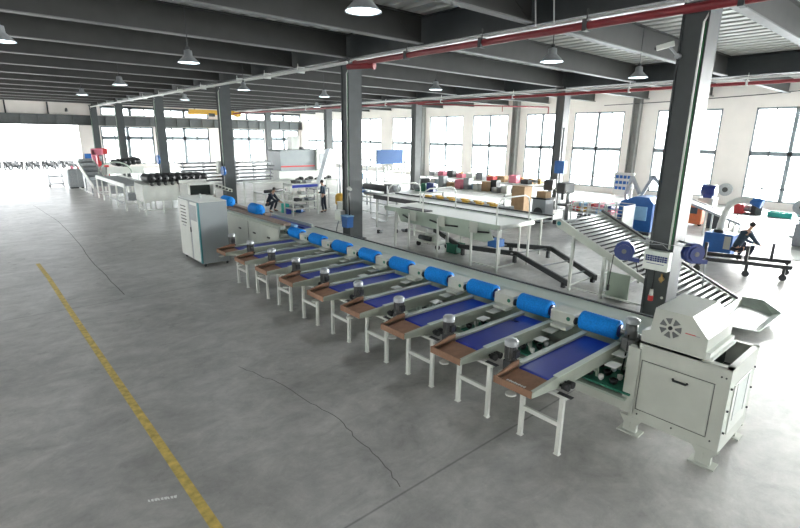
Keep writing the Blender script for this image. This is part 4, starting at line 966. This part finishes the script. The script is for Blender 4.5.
for x in (19.9, 20.9):
    for y in (9.0, 9.77, 10.53, 11.3): MB().box(x - .02, x + .02, y - .02, y + .02, .1, 1.4).build('post', M['alu'], sc)
for z in (.75, 1.05, 1.38): MB().box(19.88, 19.92, 9.0, 11.3, z, z + .03).box(20.88, 20.92, 9.0, 11.3, z, z + .03).build('side_rail', M['alu'], sc)
MB().box(19.9, 20.9, 8.98, 9.02, .5, 1.38).build('end_panel', M['white'], sc)
for x in (20.0, 20.8):
    for y in (9.1, 11.2): MB().cyl((x - .03, y, .09), (x + .03, y, .09), .09, 12).build('castor', M['rubber'], sc)
for k in range(6): motor('small dark part inside the wire-sided cart', 20.3 + .1 * (k % 2), 9.3 + .33 * k, .5, 1.1, ['dark', 'copper', 'navy'][k % 3], k, 'small parts inside the wire-sided cart') if False else None
P0 = None
for k in range(6):
    if P0 is None: P0 = motor('small dark motor lying inside the wire-sided cart', 0, 0, 0, 1.1, 'dark', 0, 'small motors inside the wire-sided cart'); P0.location = (20.35, 9.35, .5)
    else: dup(P0, (20.3 + .1 * (k % 2), 9.35 + .33 * k, .5), k)
bm_ = thing('blue_machine', 'bright blue machine with rounded hood left of the large column', 'machine', (22.3, 9.2, 0))
MB().prism([(8.7, 0), (8.7, 1.35), (8.9, 1.6), (9.5, 1.6), (10.1, 1.35), (10.2, .9), (10.2, 0)], 'x', 22.0, 23.2).build('body', M['blue'], bm_)
MB().box(21.9, 22.0, 8.9, 9.5, .6, 1.2, .02).build('door', M['sky'], bm_); MB().cyl((21.98, 9.85, .6), (21.9, 9.85, .6), .2, 14).build('flywheel', M['navy'], bm_)
MB().box(21.7, 23.3, 8.6, 10.3, 0, .12).build('base', M['dark'], bm_)
wb = thing('notice_board', 'white notice board with blue print leaning by the wall post', 'board', (25, 11.4, 1.2))
MB().box(25.0, 25.05, 11.0, 12.0, 1.25, 2.4, .01).build('board_panel', M['white'], wb)
m = MB()
for i in range(3):
    for j in range(4): m.box(24.985, 25.0, 11.15 + .2 * j, 11.30 + .2 * j, 1.55 + .28 * i, 1.70 + .28 * i)
m.build('printed_blocks', M['blue'], wb, label='blue printed blocks')
for y in (11.05, 11.95): MB().box(25.06, 25.12, y - .03, y + .03, 0, 2.4).build('leg', M['zinc'], wb)
for k, pts in enumerate(([(24.6, 10.9, .3), (24.6, 11.1, 1.38), (24.5, 10.85, 2.28), (24.3, 10.3, 1.47)], [(24.2, 10.1, .3), (24.2, 10.16, 1.47), (24.2, 9.73, 2.39), (24.2, 9.3, 1.9)])):
    r = thing('lifting_arm', ['grey jointed lifting arm above the blue machine, left one', 'grey jointed lifting arm beside the large column, right one'][k], 'lifting arm', (pts[0][0], pts[0][1], 0))
    m = MB(); m.box(pts[0][0] - .3, pts[0][0] + .3, pts[0][1] - .3, pts[0][1] + .3, 0, .32, .02)
    m.build('base', M['dark'], r)
    m = MB()
    for p, q in zip(pts, pts[1:]): m.bar(p, q, .12, .14)
    m.build('arm', M['zinc'], r)

# ------------------------------------------------------------------ right side: fume arm, cart, benches
fa = thing('fume_extractor', 'white jointed suction arm rising from a blue box behind the hose reel', 'extractor', (20.2, 5.5, 0))
MB().box(19.9, 20.6, 5.05, 5.95, .1, .82, .02).build('cabinet', M['blue'], fa)
MB().box(19.88, 19.9, 5.1, 5.3, .3, .75).build('label_plate', M['cream'], fa)
for x in (20.0, 20.5):
    for y in (5.15, 5.85): MB().cyl((x - .03, y, .06), (x + .03, y, .06), .06, 10).build('castor', M['rubber'], fa)
MB().tube([(20.2, 5.6, .8), (20.2, 5.58, 1.1), (20.2, 5.5, 1.55), (20.15, 5.4, 1.85), (20.1, 5.2, 2.0), (20.0, 4.95, 2.08), (20, 4.7, 2.07)], .11, 12).build('arm_hose', M['white'], fa)
MB().cyl((20, 4.75, 2.06), (20, 4.42, 1.98), .11, 14, .17).build('suction_hood', M['blue'], fa)
MB().cyl((20.2, 5.6, .8), (20.2, 5.6, .92), .16, 14).build('arm_collar', M['black'], fa)
dl = thing('steel_frame_trolley', 'low dark steel frame with upright posts on the floor right of the blue box', 'trolley', (17.6, 4.1, 0))
MB().bar((17.0, 5.3, .42), (17.9, 2.95, .42), .08, .12).bar((17.9, 5.5, .42), (18.8, 3.1, .42), .08, .12).bar((17.0, 5.3, .42), (17.9, 5.5, .42), .06, .1).bar((17.45, 4.1, .42), (18.4, 4.3, .42), .06, .1).bar((17.9, 2.95, .42), (18.8, 3.1, .42), .06, .1).build('frame', M['dark'], dl)
for x, y in ((17.1, 5.0), (17.5, 4.0), (18.6, 3.6)): MB().box(x - .04, x + .04, y - .04, y + .04, .42, .95).build('post', M['dark'], dl)
for x, y in ((17.05, 5.15), (17.5, 3.95), (17.85, 3.1), (18.0, 5.4), (18.7, 3.2)): MB().cyl((x - .03, y, .1), (x + .03, y, .1), .1, 12).box(x - .04, x + .04, y - .04, y + .04, .18, .4).build('castor', M['dark'], dl)
tag(MB().box(21.4, 23.4, 1.2, 9.0, .0, .02).build('floor_sheet', M['white']), 'thin white sheet lying flat on the floor behind the fume extractor', 'sheet')
cv = thing('inclined_conveyor', 'white inclined belt conveyor on the far right side beyond the large column', 'conveyor', (24.3, 7, 0))
MB().prism([(8.6, 1.52), (8.6, 1.62), (5.9, .74), (5.9, .62)], 'x', 23.8, 23.86).prism([(8.6, 1.52), (8.6, 1.62), (5.9, .74), (5.9, .62)], 'x', 24.7, 24.76).build('side_rail', M['zinc'], cv)
MB().prism([(8.6, 1.54), (8.6, 1.58), (5.9, .70), (5.9, .66)], 'x', 23.86, 24.7).build('belt', M['white'], cv)
for x in (23.83, 24.73):
    for y, z in ((8.4, 1.45), (7.2, 1.07), (6.1, .7)): MB().box(x - .03, x + .03, y - .03, y + .03, 0, z).build('leg', M['white'], cv)
om = thing('orange_machine', 'orange welding unit beyond the right side of the large column', 'machine', (26.6, 8.6, 0))
MB().box(26.2, 26.9, 8.1, 9.1, .1, 1.0, .03).build('case', M['orange'], om); MB().box(26.18, 26.2, 8.3, 8.9, .6, .9).build('control_panel', M['dark'], om)
MB().cyl((26.4, 8.2, .08), (26.46, 8.2, .08), .08, 10).cyl((26.4, 9.0, .08), (26.46, 9.0, .08), .08, 10).build('wheel', M['rubber'], om)
crate('grey drum-like bin beside the orange welding unit', 26.4, 7.5, 0, .6, .6, .8, 'dark', name='parts_bin', cat='bin')
motor('cream and dark grinding machine standing on the inclined white conveyor frame', 25.6, 7.6, 0, 0.01, 'dark') if False else None
gr = thing('bench_grinder', 'cream grinding machine with a dark blue head by the right wall', 'machine', (27.5, 8.4, 0))
MB().box(27.2, 27.9, 8.0, 8.7, 0, 1.3, .03).build('pedestal', M['cream'], gr); MB().cyl((27.4, 8.0, 1.65), (27.4, 8.6, 1.65), .28, 14).box(27.2, 27.7, 8.1, 8.5, 1.3, 1.6, .02).build('grinder_head', M['navy'], gr)
wf = thing('wall_fan', 'round white wall fan on the pier between the right windows', 'fan', (36.7, 10.0, .5))
MB().cyl((36.55, 10.2, 1.0), (36.7, 10.2, 1.0), .40, 20).build('fan_ring', M['zinc'], wf); MB().cyl((36.5, 10.2, 1.0), (36.56, 10.2, 1.0), .16, 14).build('fan_hub', M['dark'], wf); MB().bar((36.7, 10.2, 1.0), (36.99, 10.2, 1.0), .1, .1).build('bracket', M['zinc'], wf)
table('grey bench with small machines along the right windows', 27.0, 28.2, 3.0, 7.2, .72, 'zinc', 'dark')
crate('teal plastic crate on the grey bench at the right edge', 27.4, 5.3, .72, .5, .9, .22, 'cyanm', name='plastic_crate', cat='crate')
for k, (y, c) in enumerate(((6.9, 'redb'), (6.4, 'dark'), (4.2, 'cab'))):
    motor('%s small machine on the grey bench, %s' % (['red', 'charcoal', 'light grey'][k], ['at its left end', 'beside the red one', 'right of the teal crate'][k]), 27.5, y, .72, 1.6, c, k)
pf = thing('pedestal_fan', 'round grey fan standing at the right edge of the photo', 'fan', (26.9, 4.5, 0))
MB().cyl((26.85, 4.5, 1.3), (26.95, 4.5, 1.3), .34, 22).build('fan_cage', M['zinc'], pf); MB().cyl((26.8, 4.5, 1.3), (26.86, 4.5, 1.3), .1, 14).build('fan_hub', M['dark'], pf)
MB().cyl((26.95, 4.5, .04), (26.95, 4.5, 1.3), .03, 8).cyl((26.95, 4.5, 0), (26.95, 4.5, .04), .28, 18).build('stand', M['dark'], pf)
cc = thing('steel_press', 'dark grey press with open jaw at the right edge below the fan', 'machine', (24.6, 3.7, 0))
MB().box(24.4, 25.4, 3.1, 4.2, 0, .9, .03).box(24.9, 25.4, 3.1, 4.2, .9, 1.3, .03).build('body', M['zinc'], cc); MB().cyl((24.6, 3.6, .9), (24.6, 3.6, 1.1), .15, 12).build('die', M['dark'], cc)

# ------------------------------------------------------------------ yellow overhead crane beyond the lintel
yc = thing('bridge_crane', 'yellow overhead crane girder above the lintel of the back wall', 'crane', (23.3, 60, 6.1))
MB().box(20.4, 26.2, 59.9, 60.3, 6.15, 6.68, .02).build('girder', M['yellow'], yc)
MB().box(20.3, 20.8, 59.7, 60.5, 6.1, 6.4, .03).box(25.8, 26.4, 59.7, 60.5, 6.0, 6.4, .03).build('end_carriage', M['yellow'], yc)
MB().box(22.5, 23.2, 59.7, 59.9, 5.95, 6.3, .03).build('hoist', M['dark'], yc)
MB().cyl((21, 60.1, 6.6), (21, 60.1, 6.8), .05, 8).cyl((25.5, 60.1, 6.6), (25.5, 60.1, 6.8), .05, 8).build('hanger', M['dark'], yc)

# ------------------------------------------------------------------ motorbikes outside
def bike(lab, grp):
    r = thing('motorbike', lab, 'motorbike', (0, 0, 0), 0, grp)
    for x in (-.62, .62):
        pr = [(.27 + .05 * math.cos(a * PI / 4), .05 * math.sin(a * PI / 4)) for a in range(9)]
        w = MB().lathe((x, 0, .32), pr, 18, 'y').build('wheel', M['rubber'], r)
        MB().cyl((x, -.03, .32), (x, .03, .32), .2, 14).build('hub', M['zinc'], w)
    MB().prism([(-.55, .55), (-.6, .75), (-.1, .72), (.05, .55), (.35, .55), (.5, .9), (.58, .88), (.5, .45), (.2, .28), (-.3, .3)], 'y', -.13, .13).build('body', M['dark'], r)
    MB().prism([(-.65, .75), (-.62, .84), (-.05, .8), (0, .74)], 'y', -.12, .12).build('seat', M['black'], r)
    MB().tube([(.60, 0, .35), (.48, 0, .95)], .03, 6).tube([(.4, -.32, 1.02), (.48, 0, .97), (.4, .32, 1.02)], .02, 6).build('handlebar', M['alu'], r)
    MB().ball((.55, 0, .9), .09, 8).build('headlight', M['white'], r)
    return r
bk = bike('parked motorbike in the row outside the open doorway', 'motorbikes outside the doorway'); bk.location = (1.6, 68.6, -.04); bk.rotation_euler.z = 1.2
for k in range(1, 15): dup(bk, (1.0 + .62 * k, 66.9 - .02 * k, -.04), 1.2 + .3 * math.sin(k * 2.3))
bk.location = (.9, 66.9, -.04)
for k in range(12): dup(bk, (1.4 + .72 * k, 70.4, -.04), 1.5 + .4 * math.sin(k * 1.3))

# ------------------------------------------------------------------ people
def skin_mesh(name, V, E, R, mt, parent, root=0, sub=1, label=None):
    me = bpy.data.meshes.new(name); me.from_pydata(V, E, []); me.materials.append(M[mt])
    o = bpy.data.objects.new(name, me); COL.objects.link(o); o.parent = parent
    o.modifiers.new('skin', 'SKIN')
    if not me.skin_vertices: me.skin_vertices.new()
    for i, sv in enumerate(me.skin_vertices[0].data):
        sv.radius = R[i] if isinstance(R[i], tuple) else (R[i], R[i]); sv.use_root = (i == root)
    o.modifiers['skin'].use_smooth_shade = True
    s = o.modifiers.new('sub', 'SUBSURF'); s.levels = sub; s.render_levels = sub
    if label: o['label'] = label
    return o
def person(lab, loc, rz, J, top='cloth', legs='cloth', shoes='black', sc=1.):
    """J: joint dict in local metres, person faces +x"""
    r = thing('person', lab, 'person', loc, rz)
    J = {k: (p if k == 'face' else tuple(c * sc for c in p)) for k, p in J.items()}
    V = []; E = []; R = []; ix = {}
    def v(n, p, rad, par=None):
        ix[n] = len(V); V.append(p); R.append(rad)
        if par: E.append((ix[par], ix[n]))
    v('pel', J['pel'], (.13, .10)); v('waist', J['waist'], (.115, .09), 'pel'); v('chest', J['chest'], (.14, .10), 'waist')
    v('neckb', J['neckb'], (.07, .065), 'chest'); v('neck', J['neck'], (.05, .05), 'neckb'); v('head', J['head'], (.078, .09), 'neck'); v('crown', J['crown'], (.068, .078), 'head')
    for s in 'lr':
        v('sh' + s, J['sh' + s], .062, 'neckb'); v('el' + s, J['el' + s], .043, 'sh' + s); v('wr' + s, J['wr' + s], .028, 'el' + s); v('ha' + s, J['ha' + s], (.034, .018), 'wr' + s)
        v('hi' + s, J['hi' + s], .085, 'pel'); v('kn' + s, J['kn' + s], .056, 'hi' + s); v('an' + s, J['an' + s], .038, 'kn' + s); v('to' + s, J['to' + s], .034, 'an' + s)
    body = skin_mesh('body', V, E, R, 'skin', r, sub=1)
    # fingers, ears and nose as further pieces of the same body mesh group
    for s in 'lr':
        w = Vector(J['wr' + s]); h = Vector(J['ha' + s]); d = (h - w).normalized(); q = d.cross(Vector((0, 0, 1)))
        q = q.normalized() if q.length > .2 else Vector((0, 1, 0)); m = MB(); n_ = d.cross(q)
        for i, L in enumerate((.062, .072, .068, .052)):
            b = h + q * (-.027 + .018 * i); m.tube([b, b + d * L * .55 + n_ * .004, b + d * L * .95 + n_ * .016], .008, 6)
        b = h - d * .05 - q * .03; m.tube([b, b - q * .022 + d * .025, b - q * .02 + d * .05], .0095, 6)
        m2 = m
        me = bpy.data.meshes.new('hand'); me.from_pydata([tuple(p) for p in m2.v], [], m2.f); me.materials.append(M['skin'])
        o = bpy.data.objects.new('hand', me); COL.objects.link(o); o.parent = body
    hd = Vector(J['head']); cr = Vector(J['crown']); up = (cr - hd).normalized(); fw = (Vector(J.get('face', (1, 0, 0)))).normalized(); sd = up.cross(fw)
    m = MB(); c = hd + up * .02
    m.cyl(c + fw * .085, c + fw * .115 - up * .02, .012, 8, .016)
    for s in (-1, 1): m.ball(tuple(c + sd * s * .085), .022, 6)
    me_o = MB(); me_o.v = m.v; me_o.f = m.f; me_o.mi = m.mi; me_o.sm = m.sm
    def raw(mb, name, mt, par):
        me = bpy.data.meshes.new(name); me.from_pydata([tuple(p) for p in mb.v], [], mb.f); me.materials.append(M[mt]); me.polygons.foreach_set('use_smooth', [True] * len(mb.f))
        o = bpy.data.objects.new(name, me); COL.objects.link(o); o.parent = par; return o
    raw(m, 'nose_and_ears', 'skin', body)
    m = MB()
    for s in (-1, 1): m.ball(tuple(c + fw * .088 + sd * s * .032 + up * .012), .010, 6)
    m.bar(tuple(c + fw * .092 - up * .05 - sd * .02), tuple(c + fw * .092 - up * .05 + sd * .02), .008, .008)
    raw(m, 'eyes_and_mouth', 'hair', body)
    m = MB(); m.ball((0, 0, 0), .098, 10); 
    mt_ = Matrix.Translation(hd + up * .065 - fw * .022) @ Matrix((( fw.x, sd.x, up.x, 0), (fw.y, sd.y, up.y, 0), (fw.z, sd.z, up.z, 0), (0, 0, 0, 1))); m.xf(mt_)
    raw(m, 'hair', 'hair', r)
    # clothes
    V = [J['pel'], J['waist'], J['chest'], J['neckb']]; E = [(0, 1), (1, 2), (2, 3)]; R = [(.155, .125), (.145, .12), (.165, .13), (.09, .085)]
    for s in 'lr':
        b = len(V); V += [J['sh' + s], J['el' + s], tuple(Vector(J['el' + s]).lerp(Vector(J['wr' + s]), .9))]; E += [(3, b), (b, b + 1), (b + 1, b + 2)]; R += [.083, .062, .046]
    skin_mesh('jacket', V, E, R, top, r)
    V = [tuple(Vector(J['pel']) + Vector((0, 0, .04))), J['pel']]; E = [(0, 1)]; R = [(.14, .115), (.15, .12)]
    for s in 'lr':
        b = len(V); V += [J['hi' + s], J['kn' + s], tuple(Vector(J['kn' + s]).lerp(Vector(J['an' + s]), .93))]; E += [(1, b), (b, b + 1), (b + 1, b + 2)]; R += [.10, .075, .06]
    skin_mesh('trousers', V, E, R, legs, r, root=1)
    for s in 'lr':
        a = Vector(J['an' + s]); t = Vector(J['to' + s])
        skin_mesh('shoe', [tuple(a - Vector((0, 0, .02))), (a.x - .02, a.y, .045), tuple(Vector((t.x, t.y, .04)))], [(0, 1), (1, 2)], [.045, .044, .042], shoes, r, root=1)
    return r
stand = dict(pel=(0, 0, .93), waist=(.01, 0, 1.06), chest=(0.02, 0, 1.26), neckb=(.02, 0, 1.40), neck=(.05, 0, 1.47), head=(.09, 0, 1.56), crown=(.10, 0, 1.64), face=(1, 0, -.35),
             shl=(.02, .18, 1.37), ell=(.02, .24, 1.10), wrl=(.22, .14, 1.04), hal=(.29, .10, 1.05), shr=(.02, -.18, 1.37), elr=(.02, -.24, 1.10), wrr=(.22, -.14, 1.04), har=(.29, -.10, 1.06),
             hil=(0, .09, .88), knl=(.04, .11, .48), anl=(-.02, .12, .09), tol=(.14, .14, .04), hir=(0, -.09, .88), knr=(-.02, -.11, .48), anr=(-.08, -.12, .09), tor=(.08, -.14, .04))
crouch = dict(pel=(-.08, 0, .36), waist=(-.04, 0, .50), chest=(.08, 0, .72), neckb=(.16, 0, .86), neck=(.21, 0, .92), head=(.27, 0, 1.0), crown=(.30, 0, 1.09), face=(1, 0, -.5),
              shl=(.13, .18, .82), ell=(.30, .22, .58), wrl=(.50, .10, .50), hal=(.57, .07, .47), shr=(.13, -.18, .82), elr=(.32, -.22, .60), wrr=(.52, -.08, .50), har=(.59, -.05, .47),
              hil=(-.08, .10, .34), knl=(.30, .20, .52), anl=(.14, .20, .09), tol=(.30, .24, .04), hir=(-.08, -.10, .34), knr=(.30, -.20, .50), anr=(.10, -.20, .09), tor=(.26, -.24, .04))
bend = dict(pel=(-.22, 0, .56), waist=(-.12, 0, .68), chest=(.10, 0, .88), neckb=(.24, 0, .98), neck=(.30, 0, 1.0), head=(.39, 0, 1.04), crown=(.44, 0, 1.11), face=(1, 0, -.9),
            shl=(.22, .18, .95), ell=(.32, .22, .68), wrl=(.45, .12, .48), hal=(.49, .08, .42), shr=(.22, -.18, .95), elr=(.34, -.22, .70), wrr=(.48, -.10, .52), har=(.52, -.06, .46),
            hil=(-.22, .10, .54), knl=(.16, .16, .50), anl=(-.08, .16, .09), tol=(.08, .18, .04), hir=(-.22, -.10, .54), knr=(.18, -.16, .46), anr=(-.02, -.16, .09), tor=(.14, -.18, .04))
person('person in a dark work jacket standing with hands raised by the open shelf rack', (14.25, 22.5, 0), 2.2, stand, 'cloth2', 'cloth')
person('person in black clothes crouching over teal machine parts on the floor', (12.0, 24.3, 0), -.9, crouch, 'cloth', 'cloth', sc=1.15)
person('person in navy clothes squatting and leaning forward beside the white suction arm', (19.55, 4.75, 0), -.75, crouch, 'cloth2', 'cloth', sc=1.22)

# ------------------------------------------------------------------ camera and light
cam = bpy.data.cameras.new('camera'); co = bpy.data.objects.new('camera', cam); COL.objects.link(co); S.camera = co
Rm = [[0.7539823081933243, -0.6567419878064881, 0.014164758503045619], [-0.15443011131670498, -0.19817218999839473, -0.9679251643747828], [0.6384841577127635, 0.7276109843613021, -0.25083906351802576]]
r0, r1, r2 = Vector(Rm[0]), -Vector(Rm[1]), -Vector(Rm[2])
co.matrix_world = Matrix(((r0.x, r1.x, r2.x, 0), (r0.y, r1.y, r2.y, 0), (r0.z, r1.z, r2.z, 4.0), (0, 0, 0, 1)))
cam.sensor_width = 36; cam.lens = 492 / 800 * 36; cam.clip_end = 600

w = bpy.data.worlds.new('overcast'); S.world = w; w.use_nodes = True
bg = w.node_tree.nodes['Background']; bg.inputs['Color'].default_value = (.93, .97, 1.0, 1); bg.inputs['Strength'].default_value = SKY = 5.0
sun = bpy.data.lights.new('hazy_low_sun', 'SUN'); sun.energy = 25; sun.angle = math.radians(45); sun.color = (1, .985, .96)
so = bpy.data.objects.new('hazy_low_sun', sun); COL.objects.link(so)
so.rotation_euler = Vector((-math.cos(math.radians(15)) * .985, math.cos(math.radians(15)) * .17, -math.sin(math.radians(15)))).to_track_quat('-Z', 'Y').to_euler()
for (lx, ly), _l in LP + [((5.4, -1.5), ''), ((5.5, 42), ''), ((-2.5, 7.5), ''), ((-2.5, 24), ''), ((1.2, -1), ''), ((12.3, 16.0), '')]:  # spots appended to LP have no lamp body; added to even out the light
    sp = bpy.data.lights.new('high_bay_and_fill_beam', 'SPOT'); sp.energy = 72; sp.spot_size = math.radians(140); sp.spot_blend = .6; sp.shadow_soft_size = .28; sp.color = (.93, .98, 1)
    o = bpy.data.objects.new('high_bay_and_fill_beam', sp); COL.objects.link(o); o.location = (lx, ly, 5.98)
# light portals in the window openings: they guide sampling of the sky, give no light of their own
def portal(loc, rot, sx, sy):
    l = bpy.data.lights.new('sky_portal', 'AREA'); l.shape = 'RECTANGLE'; l.size = sx; l.size_y = sy; l.cycles.is_portal = True
    o = bpy.data.objects.new('sky_portal', l); COL.objects.link(o); o.location = loc; o.rotation_euler = rot
portal((XR + .3, (YF + YB) / 2, 3.3), (PI / 2, 0, PI / 2), YB - YF, 6)
portal((XL - .3, (YF + YB) / 2, 3.1), (PI / 2, 0, -PI / 2), YB - YF, 4.6)
portal(((XL + XR) / 2, YB + .4, 3.5), (-PI / 2, 0, 0), XR - XL, 7)
portal(((XL + XR) / 2, YF - .3, 3.3), (PI / 2, 0, 0), XR - XL, 5)
vs = S.view_settings; S.display_settings.display_device = 'sRGB'
vs.view_transform = 'Standard'; vs.look = 'None'; vs.gamma = 1; vs.use_curve_mapping = False; vs.exposure = 1.45
S.cycles.max_bounces = 8; S.cycles.diffuse_bounces = 5; S.cycles.glossy_bounces = 3; S.cycles.transparent_max_bounces = 16
S.cycles.sample_clamp_indirect = 8
